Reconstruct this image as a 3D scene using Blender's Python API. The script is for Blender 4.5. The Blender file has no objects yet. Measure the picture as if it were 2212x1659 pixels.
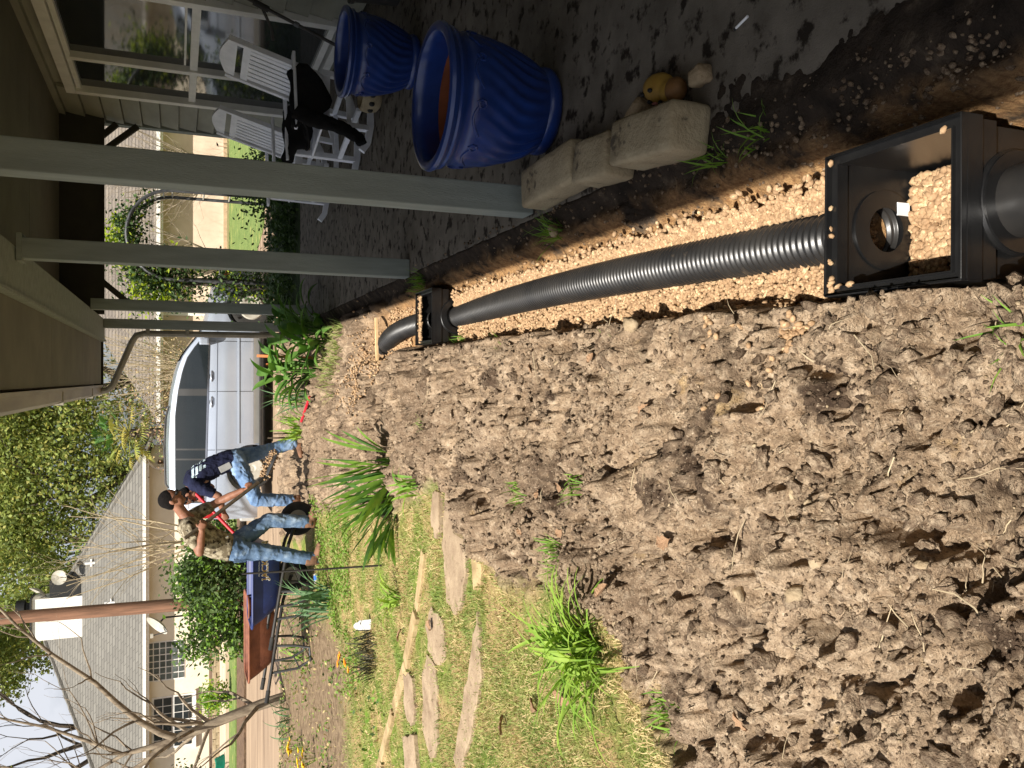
import bpy, bmesh, math, random
import numpy as np
from mathutils import Vector, Matrix

random.seed(7); rng = np.random.default_rng(11)
SC = bpy.context.scene
COL = SC.collection

# ------------------------------------------------------------------ camera
CAM_H = 1.55; PITCH = math.radians(22.0); YAW = math.radians(0.336)
cam_d = bpy.data.cameras.new('camera'); cam = bpy.data.objects.new('camera', cam_d); COL.objects.link(cam)
cam_d.sensor_width = 36.0; cam_d.lens = 36.0*1790/2212; cam_d.clip_start = 0.05; cam_d.clip_end = 2000
_f = Vector((-math.sin(YAW)*math.cos(PITCH), math.cos(YAW)*math.cos(PITCH), -math.sin(PITCH)))
_r = Vector((math.cos(YAW), math.sin(YAW), 0)); _d = -(_r.cross(_f))
# the phone was held upright but the picture is stored lying on its side: image right = down
cam.matrix_world = Matrix(((_d.x, _r.x, -_f.x, 0), (_d.y, _r.y, -_f.y, 0), (_d.z, _r.z, -_f.z, CAM_H), (0, 0, 0, 1)))
SC.camera = cam

# ------------------------------------------------------------------ sky and sun
LDIR = Vector((0.315, 0.60, -1.0)).normalized()          # the way the light travels
SUN_EL = math.asin(-LDIR.z); SUN_AZ = math.atan2(-LDIR.x, -LDIR.y)
world = bpy.data.worlds.new('World'); SC.world = world; world.use_nodes = True
wn = world.node_tree; wn.nodes.clear()
sky = wn.nodes.new('ShaderNodeTexSky'); sky.sky_type = 'NISHITA'; sky.sun_disc = False
sky.sun_elevation = SUN_EL; sky.sun_rotation = SUN_AZ; sky.air_density = 1.0; sky.dust_density = 2.5; sky.ozone_density = 1.0
bg = wn.nodes.new('ShaderNodeBackground'); bg.inputs['Strength'].default_value = 0.040
wo = wn.nodes.new('ShaderNodeOutputWorld')
# broken white cloud all round the sky
wtc = wn.nodes.new('ShaderNodeTexCoord'); wmp = wn.nodes.new('ShaderNodeMapping'); wmp.inputs['Scale'].default_value = (1.0, 1.0, 2.2)
wns = wn.nodes.new('ShaderNodeTexNoise'); wns.inputs['Scale'].default_value = 2.3; wns.inputs['Detail'].default_value = 7; wns.inputs['Roughness'].default_value = 0.55
wrp = wn.nodes.new('ShaderNodeValToRGB'); wrp.color_ramp.elements[0].position = 0.41; wrp.color_ramp.elements[1].position = 0.57
wmx = wn.nodes.new('ShaderNodeMix'); wmx.data_type = 'RGBA'; wmx.inputs[7].default_value = (11.0, 11.4, 12.4, 1)
wn.links.new(wtc.outputs['Generated'], wmp.inputs[0]); wn.links.new(wmp.outputs[0], wns.inputs['Vector']); wn.links.new(wns.outputs['Fac'], wrp.inputs[0])
wn.links.new(wrp.outputs[0], wmx.inputs[0]); wn.links.new(sky.outputs[0], wmx.inputs[6]); wn.links.new(wmx.outputs[2], bg.inputs[0]); wn.links.new(bg.outputs[0], wo.inputs[0])
sun_d = bpy.data.lights.new('sun', 'SUN'); sun_d.energy = 5.0; sun_d.angle = math.radians(0.55); sun_d.color = (1.0, 0.945, 0.86)
sun = bpy.data.objects.new('sun', sun_d); COL.objects.link(sun)
sun.rotation_euler = LDIR.to_track_quat('-Z', 'Y').to_euler(); sun.location = (-6, -8, 14)
SC.view_settings.view_transform = 'Standard'; SC.view_settings.look = 'None'
SC.view_settings.exposure = 0.85; SC.view_settings.gamma = 1.0; SC.view_settings.use_curve_mapping = False

# ------------------------------------------------------------------ helpers
def rgb(r, g, b):                                       # sRGB 0..255 to linear
    return tuple(((c/255+0.055)/1.055)**2.4 if c > 10 else c/255/12.92 for c in (r, g, b))

MATS = {}
def mat(name, c1, c2=None, rough=0.75, scale=8.0, lo=0.35, hi=0.65, bump=0.0, bscale=60.0, bdist=0.01, metal=0.0,
        spec=0.35, coat=0.0, stretch=(1, 1, 1), c3=None, s3=3.0, lim3=(0.58, 0.64), st3=(1, 1, 1), trans=0.0, detail=6.0):
    m = bpy.data.materials.new(name); m.use_nodes = True
    nt = m.node_tree; N = nt.nodes; L = nt.links
    b = N['Principled BSDF']; b.inputs['Roughness'].default_value = rough; b.inputs['Metallic'].default_value = metal
    b.inputs['Specular IOR Level'].default_value = spec
    if coat: b.inputs['Coat Weight'].default_value = coat; b.inputs['Coat Roughness'].default_value = 0.08
    tc = N.new('ShaderNodeTexCoord')
    def noise_node(sc, st, det=detail):
        mp = N.new('ShaderNodeMapping'); mp.inputs['Scale'].default_value = st
        L.new(tc.outputs['Object'], mp.inputs[0])
        n = N.new('ShaderNodeTexNoise'); n.inputs['Scale'].default_value = sc; n.inputs['Detail'].default_value = det
        n.inputs['Roughness'].default_value = 0.62
        L.new(mp.outputs[0], n.inputs['Vector']); return n
    c2 = c2 or tuple(x*0.82 for x in c1)
    n1 = noise_node(scale, stretch)
    rp = N.new('ShaderNodeValToRGB'); rp.color_ramp.elements[0].position = lo; rp.color_ramp.elements[1].position = hi
    rp.color_ramp.elements[0].color = (*c1, 1); rp.color_ramp.elements[1].color = (*c2, 1)
    L.new(n1.outputs['Fac'], rp.inputs[0]); out = rp.outputs[0]
    if c3:
        n3 = noise_node(s3, st3, 9.0)
        r3 = N.new('ShaderNodeValToRGB'); r3.color_ramp.elements[0].position = lim3[0]; r3.color_ramp.elements[1].position = lim3[1]
        mx = N.new('ShaderNodeMix'); mx.data_type = 'RGBA'
        L.new(n3.outputs['Fac'], r3.inputs[0]); L.new(r3.outputs[0], mx.inputs[0])
        L.new(out, mx.inputs[6]); mx.inputs[7].default_value = (*c3, 1); out = mx.outputs[2]
    L.new(out, b.inputs['Base Color'])
    if bump:
        nb = noise_node(bscale, stretch, 5.0)
        bp = N.new('ShaderNodeBump'); bp.inputs['Strength'].default_value = bump; bp.inputs['Distance'].default_value = bdist
        L.new(nb.outputs['Fac'], bp.inputs['Height']); L.new(bp.outputs[0], b.inputs['Normal'])
    if trans:
        t = N.new('ShaderNodeBsdfTranslucent'); ms = N.new('ShaderNodeMixShader'); ms.inputs[0].default_value = trans
        hs = N.new('ShaderNodeHueSaturation'); hs.inputs['Value'].default_value = 1.25; hs.inputs['Saturation'].default_value = 1.1
        L.new(out, hs.inputs['Color']); L.new(hs.outputs[0], t.inputs[0])
        o = N['Material Output']; L.new(b.outputs[0], ms.inputs[1]); L.new(t.outputs[0], ms.inputs[2]); L.new(ms.outputs[0], o.inputs[0])
    MATS[name] = m; return m

def mesh_from(name, V, faces_arr):
    """V (n,3) array; faces_arr list of int arrays, each (m,k)"""
    me = bpy.data.meshes.new(name)
    V = np.asarray(V, np.float32); me.vertices.add(len(V)); me.vertices.foreach_set('co', V.ravel())
    fl = [np.asarray(f, np.int32) for f in faces_arr if len(f)]
    nl = sum(f.size for f in fl); npoly = sum(len(f) for f in fl)
    me.loops.add(nl); me.loops.foreach_set('vertex_index', np.concatenate([f.ravel() for f in fl]))
    me.polygons.add(npoly)
    tot = np.concatenate([np.full(len(f), f.shape[1], np.int32) for f in fl])
    st = np.concatenate([[0], np.cumsum(tot)[:-1]]).astype(np.int32)
    me.polygons.foreach_set('loop_start', st); me.polygons.foreach_set('loop_total', tot)
    me.update(calc_edges=True); return me

def link(name, me, mats=None, parent=None, smooth=False, loc=None):
    o = bpy.data.objects.new(name, me); COL.objects.link(o)
    if mats is not None:
        for m in (mats if isinstance(mats, (list, tuple)) else [mats]): me.materials.append(m)
    if smooth: me.polygons.foreach_set('use_smooth', np.ones(len(me.polygons), bool))
    if parent is not None:
        o.parent = parent
        if parent.type == 'EMPTY': o.matrix_parent_inverse = Matrix.Identity(4)
    if loc is not None: o.location = loc
    return o

def tag(o, label, cat, group=None, kind=None):
    if label: o['label'] = label
    if cat: o['category'] = cat
    if group: o['group'] = group
    if kind: o['kind'] = kind
    return o
def structure(o): o['kind'] = 'structure'; return o
def thing(name, label, cat, loc=(0, 0, 0), rz=0.0, group=None):
    o = bpy.data.objects.new(name, None); COL.objects.link(o); o.location = loc; o.rotation_euler = (0, 0, rz)
    o.empty_display_size = 0.1
    return tag(o, label, cat, group)
def copy_tree(o, parent=None):
    c = o.copy(); COL.objects.link(c); c.parent = parent
    for ch in o.children: copy_tree(ch, c)
    return c

class MB:
    def __init__(s): s.v = []; s.f = []; s.mi = []
    def add(s, vs, fs, mi=0):
        b = len(s.v); s.v += [tuple(p) for p in vs]; s.f += [tuple(b+i for i in f) for f in fs]; s.mi += [mi]*len(fs); return s
    def box(s, c, d, rot=None, mi=0, taper=1.0):
        hx, hy, hz = d[0]/2, d[1]/2, d[2]/2; vs = []
        for z in (-1, 1):
            t = taper if z > 0 else 1.0
            for x, y in ((-1, -1), (1, -1), (1, 1), (-1, 1)): vs.append(Vector((x*hx*t, y*hy*t, z*hz)))
        if rot is not None: vs = [rot @ p for p in vs]
        c = Vector(c)
        return s.add([p+c for p in vs], [(3, 2, 1, 0), (4, 5, 6, 7), (0, 1, 5, 4), (1, 2, 6, 5), (2, 3, 7, 6), (3, 0, 4, 7)], mi)
    def bar(s, p0, p1, w, h, up=(0, 0, 1), mi=0):      # rectangular bar between two points
        p0, p1 = Vector(p0), Vector(p1); a = (p1-p0); L = a.length; a.normalize()
        u = Vector(up); sd = a.cross(u)
        if sd.length < 1e-4: sd = a.cross(Vector((1, 0, 0)))
        sd.normalize(); u = sd.cross(a)
        R = Matrix((a, sd, u)).transposed()
        return s.box((p0+p1)/2, (L, w, h), R, mi)
    def tube(s, pts, rad, n=10, cap=True, mi=0, ell=None):
        pts = [Vector(p) for p in pts]
        if not hasattr(rad, '__len__'): rad = [rad]*len(pts)
        T = []
        for i in range(len(pts)):
            a = pts[max(0, i-1)]; b = pts[min(len(pts)-1, i+1)]; t = b-a
            T.append(t.normalized() if t.length > 1e-9 else Vector((0, 0, 1)))
        ref = Vector(ell) if ell is not None else (Vector((0, 0, 1)) if abs(T[0].z) < 0.9 else Vector((1, 0, 0)))
        u = (ref - T[0]*ref.dot(T[0])).normalized(); vs = []
        for i, p in enumerate(pts):
            if ell is not None: u = Vector(ell)
            u = u - T[i]*u.dot(T[i])
            if u.length < 1e-6: u = T[i].orthogonal()
            u.normalize(); w = T[i].cross(u); r = rad[i]
            ra, rb = r if hasattr(r, '__len__') else (r, r)
            for k in range(n):
                a = 2*math.pi*k/n; vs.append(p + u*(ra*math.cos(a)) + w*(rb*math.sin(a)))
        fs = []
        for i in range(len(pts)-1):
            for k in range(n):
                k2 = (k+1) % n; fs.append((i*n+k, i*n+k2, (i+1)*n+k2, (i+1)*n+k))
        if cap: fs.append(tuple(range(n-1, -1, -1))); fs.append(tuple((len(pts)-1)*n+k for k in range(n)))
        return s.add(vs, fs, mi)
    def lathe(s, prof, n=32, c=(0, 0, 0), axis='z', wob=None, mi=0, close=False):
        vs = []; fs = []; c = Vector(c)
        for j, (r, z) in enumerate(prof):
            for k in range(n):
                a = 2*math.pi*k/n; rr = r*(wob(a, z) if wob else 1.0)
                p = Vector((rr*math.cos(a), rr*math.sin(a), z))
                if axis == 'y': p = Vector((p.x, p.z, p.y))
                elif axis == 'x': p = Vector((p.z, p.x, p.y))
                vs.append(p+c)
        m = len(prof)
        for j in range(m if close else m-1):
            for k in range(n):
                k2 = (k+1) % n; j2 = (j+1) % m; fs.append((j*n+k, j*n+k2, j2*n+k2, j2*n+k))
        return s.add(vs, fs, mi)
    def prism(s, poly, axis, a0, a1, mi=0):            # poly of 2-D points extruded along an axis
        def P(q, a):
            return {'x': (a, q[0], q[1]), 'y': (q[0], a, q[1]), 'z': (q[0], q[1], a)}[axis]
        n = len(poly); vs = [P(q, a0) for q in poly]+[P(q, a1) for q in poly]
        fs = [tuple(range(n-1, -1, -1)), tuple(range(n, 2*n))]+[(i, (i+1) % n, n+(i+1) % n, n+i) for i in range(n)]
        return s.add(vs, fs, mi)
    def ell(s, c, r, n=14, m=9, rot=None, mi=0):
        vs = []; c = Vector(c)
        for j in range(m+1):
            t = math.pi*j/m
            for k in range(n):
                a = 2*math.pi*k/n; p = Vector((r[0]*math.sin(t)*math.cos(a), r[1]*math.sin(t)*math.sin(a), r[2]*math.cos(t)))
                if rot is not None: p = rot @ p
                vs.append(p+c)
        fs = [(j*n+k, (j+1)*n+k, (j+1)*n+(k+1) % n, j*n+(k+1) % n) for j in range(m) for k in range(n)]
        return s.add(vs, fs, mi)
    def build(s, name, m, parent=None, smooth=False, bevel=0.0, fix=True):
        me = bpy.data.meshes.new(name); me.from_pydata(s.v, [], s.f)
        if any(s.mi): me.polygons.foreach_set('material_index', s.mi)
        if fix or bevel:
            bm = bmesh.new(); bm.from_mesh(me); bmesh.ops.remove_doubles(bm, verts=bm.verts, dist=1e-5)
            if fix: bmesh.ops.recalc_face_normals(bm, faces=bm.faces)
            if bevel: bmesh.ops.bevel(bm, geom=[e for e in bm.edges if e.calc_face_angle(0) > 0.5], offset=bevel, segments=2, affect='EDGES', profile=0.6)
            bm.to_mesh(me); bm.free()
        o = link(name, me, m, parent, smooth)
        if smooth: me.set_sharp_from_angle(angle=math.radians(42)) if hasattr(me, 'set_sharp_from_angle') else None
        return o

def remesh_obj(name, mb, m, parent, voxel=0.012, smooth=4, folds=0.0):
    """one continuous skin grown over overlapping closed volumes"""
    o = mb.build(name, m, None)
    r = o.modifiers.new('r', 'REMESH'); r.mode = 'VOXEL'; r.voxel_size = voxel
    if smooth: q = o.modifiers.new('s', 'SMOOTH'); q.factor = 0.5; q.iterations = smooth
    dg = bpy.context.evaluated_depsgraph_get(); me = bpy.data.meshes.new_from_object(o.evaluated_get(dg))
    old = o.data; o.modifiers.clear(); o.data = me; bpy.data.meshes.remove(old)
    if folds:                                            # cloth folds: ridges running across the limb
        n_ = len(me.vertices); co = np.empty(n_*3, np.float32); no = np.empty(n_*3, np.float32); me.vertices.foreach_get('co', co); me.vertices.foreach_get('normal', no)
        co = co.reshape(-1, 3); no = no.reshape(-1, 3); a_ = co[:, 0]*5+co[:, 1]*6; w_ = fbm(a_, co[:, 2]*7, 77, 2)
        k_ = 1-np.abs(2*vnoise(a_*1.3+w_*2, co[:, 2]*19+co[:, 0]*9+w_*5, 78)-1); k2 = 1-np.abs(2*vnoise(a_*2.1-w_*3, co[:, 2]*11-co[:, 0]*14+w_*4, 79)-1)
        co += no*((k_*0.6+k2*0.6-0.6)*folds)[:, None]; me.vertices.foreach_set('co', co.ravel()); me.update()
    me.polygons.foreach_set('use_smooth', np.ones(len(me.polygons), bool))
    if parent is not None: o.parent = parent
    return o

# ---- numpy noise
def _h(ix, iy, s):
    n = (ix.astype(np.int64)*374761393 + iy.astype(np.int64)*668265263 + s*1442695041) & 0xFFFFFFFF
    n = ((n ^ (n >> 13))*1274126177) & 0xFFFFFFFF; n = n ^ (n >> 16)
    return (n & 0xFFFFFF)/float(0xFFFFFF)
def vnoise(x, y, s=0):
    ix = np.floor(x); iy = np.floor(y); fx = x-ix; fy = y-iy
    fx = fx*fx*(3-2*fx); fy = fy*fy*(3-2*fy)
    a = _h(ix, iy, s); b = _h(ix+1, iy, s); c = _h(ix, iy+1, s); d = _h(ix+1, iy+1, s)
    return (a*(1-fx)+b*fx)*(1-fy)+(c*(1-fx)+d*fx)*fy
def fbm(x, y, s=0, o=4, g=0.5):
    t = 0; a = 1.0; n = 0
    for i in range(o): t = t+a*vnoise(x*2**i+17.3*i, y*2**i-9.1*i, s+i); n += a; a *= g
    return t/n
def clods(x, y, cell, s, dens=0.75, sq=0.6):
    """lumps: union of flattened domes scattered on a jittered grid"""
    gx = x/cell; gy = y/cell; ix = np.floor(gx); iy = np.floor(gy); h = np.zeros_like(x)
    for dx in (-1, 0, 1):
        for dy in (-1, 0, 1):
            cx = ix+dx; cy = iy+dy; px = cx+_h(cx, cy, s); py = cy+_h(cx, cy, s+1)
            r = (0.3+0.6*_h(cx, cy, s+2))*(_h(cx, cy, s+3) < dens)
            an = _h(cx, cy, s+4)*6.28; ca = np.cos(an); sa = np.sin(an); k = 0.7+0.6*_h(cx, cy, s+5)
            ux = (gx-px)*ca+(gy-py)*sa; uy = (-(gx-px)*sa+(gy-py)*ca)
            d2 = (ux*k)**2+(uy/k)**2; q = np.clip(1-d2/np.maximum(r*r, 1e-6), 0, 1)
            h = np.maximum(h, np.where(r > 0, r*np.power(q, 0.42), 0))
    return h*cell*sq
def billow(x, y, s=0, o=3):
    t = 0; a = 1.0; n = 0
    for i in range(o): t = t+a*np.abs(2*vnoise(x*2.1**i+5.7*i, y*2.1**i+3.3*i, s+i)-1); n += a; a *= 0.5
    return t/n
def sstep(a, b, x):
    t = np.clip((x-a)/(b-a), 0, 1); return t*t*(3-2*t)

# ------------------------------------------------------------------ materials
SOIL_L = rgb(158, 133, 106); SOIL_D = rgb(92, 74, 58); SOIL_W = rgb(64, 52, 43)
M_clod = mat('soil_clod', rgb(206, 183, 154), rgb(124, 104, 85), rough=0.95, scale=60, lo=0.3, hi=0.6, bump=1.0, bscale=110, bdist=0.03, spec=0.1, c3=rgb(92, 76, 62), s3=3.2, lim3=(0.48, 0.64))
M_pale = mat('pale_clay', rgb(176, 158, 130), rgb(134, 115, 90), rough=0.95, scale=14, bump=0.6, bscale=120, spec=0.1)
M_gravel = mat('pea_gravel', rgb(178, 147, 112), rgb(134, 106, 78), rough=0.75, scale=42, detail=2, lo=0.3, hi=0.7, spec=0.3, c3=rgb(200, 174, 136), s3=55, lim3=(0.55, 0.62))
M_conc = mat('concrete', rgb(118, 111, 101), rgb(92, 86, 77), rough=0.88, scale=5.0, bump=0.35, bscale=150, spec=0.15, c3=rgb(42, 36, 30), s3=11, lim3=(0.53, 0.61))
M_post = mat('post_paint', rgb(140, 148, 142), rgb(124, 131, 126), rough=0.7, scale=5, bump=0.35, bscale=90, stretch=(3, 3, 0.4), spec=0.25, c3=rgb(118, 116, 104), s3=14, lim3=(0.68, 0.72))
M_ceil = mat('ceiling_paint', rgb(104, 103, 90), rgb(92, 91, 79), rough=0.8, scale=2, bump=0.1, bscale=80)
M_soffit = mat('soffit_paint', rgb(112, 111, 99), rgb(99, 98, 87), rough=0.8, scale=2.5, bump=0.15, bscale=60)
M_side = mat('siding_paint', rgb(150, 150, 136), rgb(128, 128, 116), rough=0.65, scale=3, bump=0.2, bscale=70, stretch=(1, 0.3, 1))
M_white = mat('white_vinyl', rgb(226, 226, 222), rgb(210, 210, 206), rough=0.4, scale=6, spec=0.5)
M_chair = mat('white_chair_paint', rgb(236, 238, 244), rgb(218, 221, 228), rough=0.45, scale=9, bump=0.1, bscale=40, spec=0.4)
M_header = mat('header_board', rgb(60, 58, 50), rgb(50, 48, 42), rough=0.8, scale=3, bump=0.2)  # backlit shade of the header put into a darker board colour
M_gutter = mat('gutter_paint', rgb(150, 145, 130), rgb(120, 115, 102), rough=0.5, scale=4, stretch=(1, 0.2, 1), c3=rgb(110, 100, 84), s3=5, lim3=(0.62, 0.72))
M_blkpl = mat('black_plastic', (0.006, 0.006, 0.0065), (0.010, 0.010, 0.010), rough=0.30, scale=12, bump=0.12, bscale=180, bdist=0.002, spec=0.5, c3=rgb(120, 104, 84), s3=9, lim3=(0.70, 0.80))
M_pipe = mat('black_corrugated', (0.012, 0.012, 0.0125), (0.026, 0.024, 0.022), rough=0.36, scale=5, spec=0.55, c3=rgb(104, 90, 74), s3=6.5, lim3=(0.66, 0.80), bump=0.1, bscale=200, bdist=0.002)
M_blue = mat('blue_glaze', rgb(30, 56, 120), rgb(20, 40, 94), rough=0.28, scale=7, spec=0.5, coat=0.15, c3=rgb(42, 70, 138), s3=3.5, lim3=(0.5, 0.75))
M_terra = mat('terracotta', rgb(150, 86, 52), rgb(120, 66, 40), rough=0.85, scale=9)
M_stone = mat('limestone', rgb(168, 154, 126), rgb(138, 124, 98), rough=0.9, scale=6, bump=0.5, bscale=60, bdist=0.015, c3=rgb(84, 74, 60), s3=9, lim3=(0.60, 0.66))
M_flag = mat('flagstone', rgb(164, 144, 118), rgb(132, 112, 90), rough=0.9, scale=7, bump=0.6, bscale=45, bdist=0.012, c3=rgb(110, 92, 72), s3=16, lim3=(0.62, 0.68))
M_edge = mat('edging_stone', rgb(178, 156, 116), rgb(140, 118, 84), rough=0.9, scale=6, bump=0.4)
M_bark = mat('bark', rgb(150, 136, 116), rgb(96, 84, 70), rough=0.95, scale=14, bump=0.7, bscale=50, stretch=(1, 1, 0.3))
M_barkd = mat('dark_bark', rgb(84, 74, 64), rgb(54, 47, 41), rough=0.95, scale=10, bump=0.5, bscale=30)
M_twig = mat('pale_twig', rgb(180, 164, 134), rgb(140, 124, 100), rough=0.9, scale=10)
M_pole = mat('pole_wood', rgb(140, 104, 82), rgb(104, 78, 62), rough=0.9, scale=5, stretch=(3, 3, 0.25), bump=0.5, bscale=25)
def leafmat(n, a, b, tr=0.35, sc=3.0): return mat(n, a, b, rough=0.6, scale=sc, spec=0.25, trans=tr, detail=3)
M_oak1 = leafmat('oak_leaf', rgb(152, 162, 86), rgb(122, 136, 70)); M_oak2 = leafmat('oak_leaf_dark', rgb(122, 136, 76), rgb(100, 114, 62)); M_oak3 = leafmat('oak_leaf_gold', rgb(166, 162, 88), rgb(140, 140, 74))
M_iris = leafmat('iris_leaf', rgb(134, 166, 66), rgb(98, 138, 56), 0.35, 9)
M_iris2 = leafmat('iris_leaf_deep', rgb(88, 124, 56), rgb(64, 100, 48), 0.25, 9)
M_lily = leafmat('daylily_leaf', rgb(150, 174, 74), rgb(112, 148, 56), 0.35, 9)
M_leek = leafmat('strap_leaf', rgb(96, 124, 82), rgb(64, 96, 62), 0.2, 9)
M_canna = leafmat('broad_leaf', rgb(104, 140, 62), rgb(66, 104, 44), 0.3, 5)
M_mondo = leafmat('dark_blade', rgb(66, 66, 46), rgb(46, 44, 34), 0.1, 9)
M_grass = leafmat('grass_blade', rgb(156, 160, 96), rgb(114, 134, 66), 0.3, 2.5)
M_straw = leafmat('straw_blade', rgb(204, 184, 136), rgb(168, 146, 102), 0.2, 3)
M_weed = leafmat('weed_leaf', rgb(128, 160, 64), rgb(92, 132, 48), 0.35, 9)
M_vine = leafmat('vine_leaf', rgb(62, 84, 40), rgb(40, 58, 30), 0.25, 5)
M_vine2 = leafmat('vine_leaf_new', rgb(178, 190, 66), rgb(140, 164, 52), 0.5, 5)
M_bush = leafmat('bush_leaf', rgb(94, 114, 64), rgb(62, 84, 46), 0.25, 3)
M_palm = leafmat('palm_leaf', rgb(134, 146, 72), rgb(164, 148, 74), 0.25, 1.0)
M_dead = mat('dead_leaf', rgb(158, 128, 100), rgb(118, 92, 70), rough=0.85, scale=20, spec=0.15)
M_rust = mat('rusty_steel', rgb(146, 92, 68), rgb(110, 66, 50), rough=0.7, scale=6, c3=rgb(112, 140, 158), s3=2.2, lim3=(0.60, 0.68), bump=0.2)
M_wbblue = mat('blue_enamel', rgb(44, 62, 122), rgb(34, 46, 92), rough=0.45, scale=5, c3=rgb(150, 118, 84), s3=22, lim3=(0.68, 0.73), spec=0.45)
M_steel = mat('dull_steel', rgb(96, 98, 100), rgb(62, 62, 62), rough=0.5, scale=9, metal=0.5)
M_blackm = mat('black_metal', (0.02, 0.02, 0.02), (0.04, 0.035, 0.03), rough=0.5, scale=9)
M_rubber = mat('rubber', (0.018, 0.018, 0.018), (0.035, 0.033, 0.03), rough=0.85, scale=12)
M_red = mat('red_fibreglass', rgb(196, 36, 50), rgb(170, 28, 40), rough=0.4, scale=6)
M_ash = mat('worn_handle', rgb(92, 80, 62), rgb(66, 56, 44), rough=0.75, scale=8, stretch=(3, 3, 3))
M_stake = mat('pine_stake', rgb(226, 196, 150), rgb(200, 166, 120), rough=0.8, scale=9)
M_orange = mat('orange_stake', rgb(226, 142, 90), rgb(204, 118, 70), rough=0.7, scale=9)
M_jeans = mat('denim', rgb(120, 146, 178), rgb(84, 110, 146), rough=0.9, scale=9, bump=0.5, bscale=14, bdist=0.03, spec=0.15, c3=rgb(150, 172, 198), s3=5, lim3=(0.5, 0.7))
M_jeans2 = mat('worn_denim', rgb(100, 122, 148), rgb(66, 86, 112), rough=0.9, scale=8, bump=0.55, bscale=13, bdist=0.03, spec=0.15, c3=rgb(140, 158, 176), s3=6, lim3=(0.52, 0.68))
M_navy = mat('navy_shirt', rgb(38, 42, 66), rgb(26, 28, 46), rough=0.9, scale=7, bump=0.6, bscale=11, bdist=0.04, spec=0.12)
M_camo = mat('camo_shirt', rgb(158, 148, 126), rgb(100, 90, 72), rough=0.92, scale=16, lo=0.44, hi=0.56, bump=0.5, bscale=12, bdist=0.03, spec=0.12, c3=rgb(48, 42, 34), s3=13, lim3=(0.56, 0.60))
M_skin = mat('skin', rgb(146, 102, 80), rgb(126, 86, 66), rough=0.55, scale=20, spec=0.3)
M_hair = mat('black_hair', (0.006, 0.005, 0.005), (0.012, 0.010, 0.009), rough=0.85, scale=60, bump=1.0, bscale=90, bdist=0.02, spec=0.12)
M_boot = mat('tan_boot', rgb(134, 98, 74), rgb(92, 66, 50), rough=0.85, scale=12, bump=0.3)
M_cloth = mat('black_cloth', (0.012, 0.012, 0.013), (0.02, 0.019, 0.018), rough=0.95, scale=7, bump=0.5, bscale=18, bdist=0.02, spec=0.1)
M_phone = mat('grey_phone_case', rgb(150, 150, 148), rough=0.5)
M_wire = mat('white_wire', rgb(235, 235, 235), rough=0.5)
M_print = mat('shirt_print', rgb(196, 214, 218), rgb(160, 180, 190), rough=0.8, scale=60, lo=0.45, hi=0.55)
M_van = mat('silver_paint', rgb(180, 189, 203), rgb(173, 182, 197), rough=0.22, scale=2, metal=0.35, spec=0.5, coat=0.6)
M_vanlow = mat('silver_cladding', rgb(176, 174, 168), rgb(164, 162, 156), rough=0.5, scale=3)
M_glassd = mat('tinted_glass', (0.012, 0.016, 0.018), (0.016, 0.02, 0.022), rough=0.06, scale=2, spec=0.6)
M_chrome = mat('chrome', (0.7, 0.7, 0.7), rough=0.15, metal=1.0)
M_amber = mat('amber_lens', rgb(240, 120, 40), rough=0.2, spec=0.5); M_redl = mat('red_lens', rgb(150, 20, 20), rough=0.2)
M_cream = mat('cream_stucco', rgb(230, 220, 198), rgb(218, 206, 182), rough=0.9, scale=1.2, bump=0.15, bscale=30)
M_cream2 = mat('tan_brick_paint', rgb(218, 198, 176), rgb(200, 178, 156), rough=0.9, scale=1.5, bump=0.15, bscale=30)
M_trim = mat('white_trim', rgb(230, 226, 218), rough=0.6)
M_wglass = mat('window_glass', (0.02, 0.024, 0.026), (0.03, 0.034, 0.036), rough=0.05, spec=0.6)
M_gblock = mat('glass_block', rgb(92, 100, 98), rgb(58, 64, 62), rough=0.12, scale=3, spec=0.6)
M_brown = mat('brown_door', rgb(120, 96, 72), rough=0.8)
M_vent = mat('white_pvc', rgb(226, 226, 224), rough=0.5)
M_dish = mat('dish_grey', rgb(178, 174, 162), rgb(158, 153, 140), rough=0.5)
M_green = mat('green_hose_plastic', rgb(24, 120, 96), rough=0.4)
M_yel = mat('yellow_paint', rgb(160, 128, 54), rgb(130, 98, 40), rough=0.6, scale=9); M_blackp = mat('black_paint', (0.015, 0.015, 0.015), rough=0.6); M_pink = mat('pink_paint', rgb(206, 140, 140), rough=0.7)
M_ybr = mat('brown_glaze', rgb(128, 92, 52), rgb(98, 68, 38), rough=0.6, scale=12)
M_yflow = mat('yellow_petal', rgb(236, 200, 40), rough=0.6); M_oflow = mat('orange_petal', rgb(240, 150, 30), rough=0.6)
M_plaque = mat('white_plastic_tag', rgb(236, 236, 236), rough=0.5)

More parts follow.
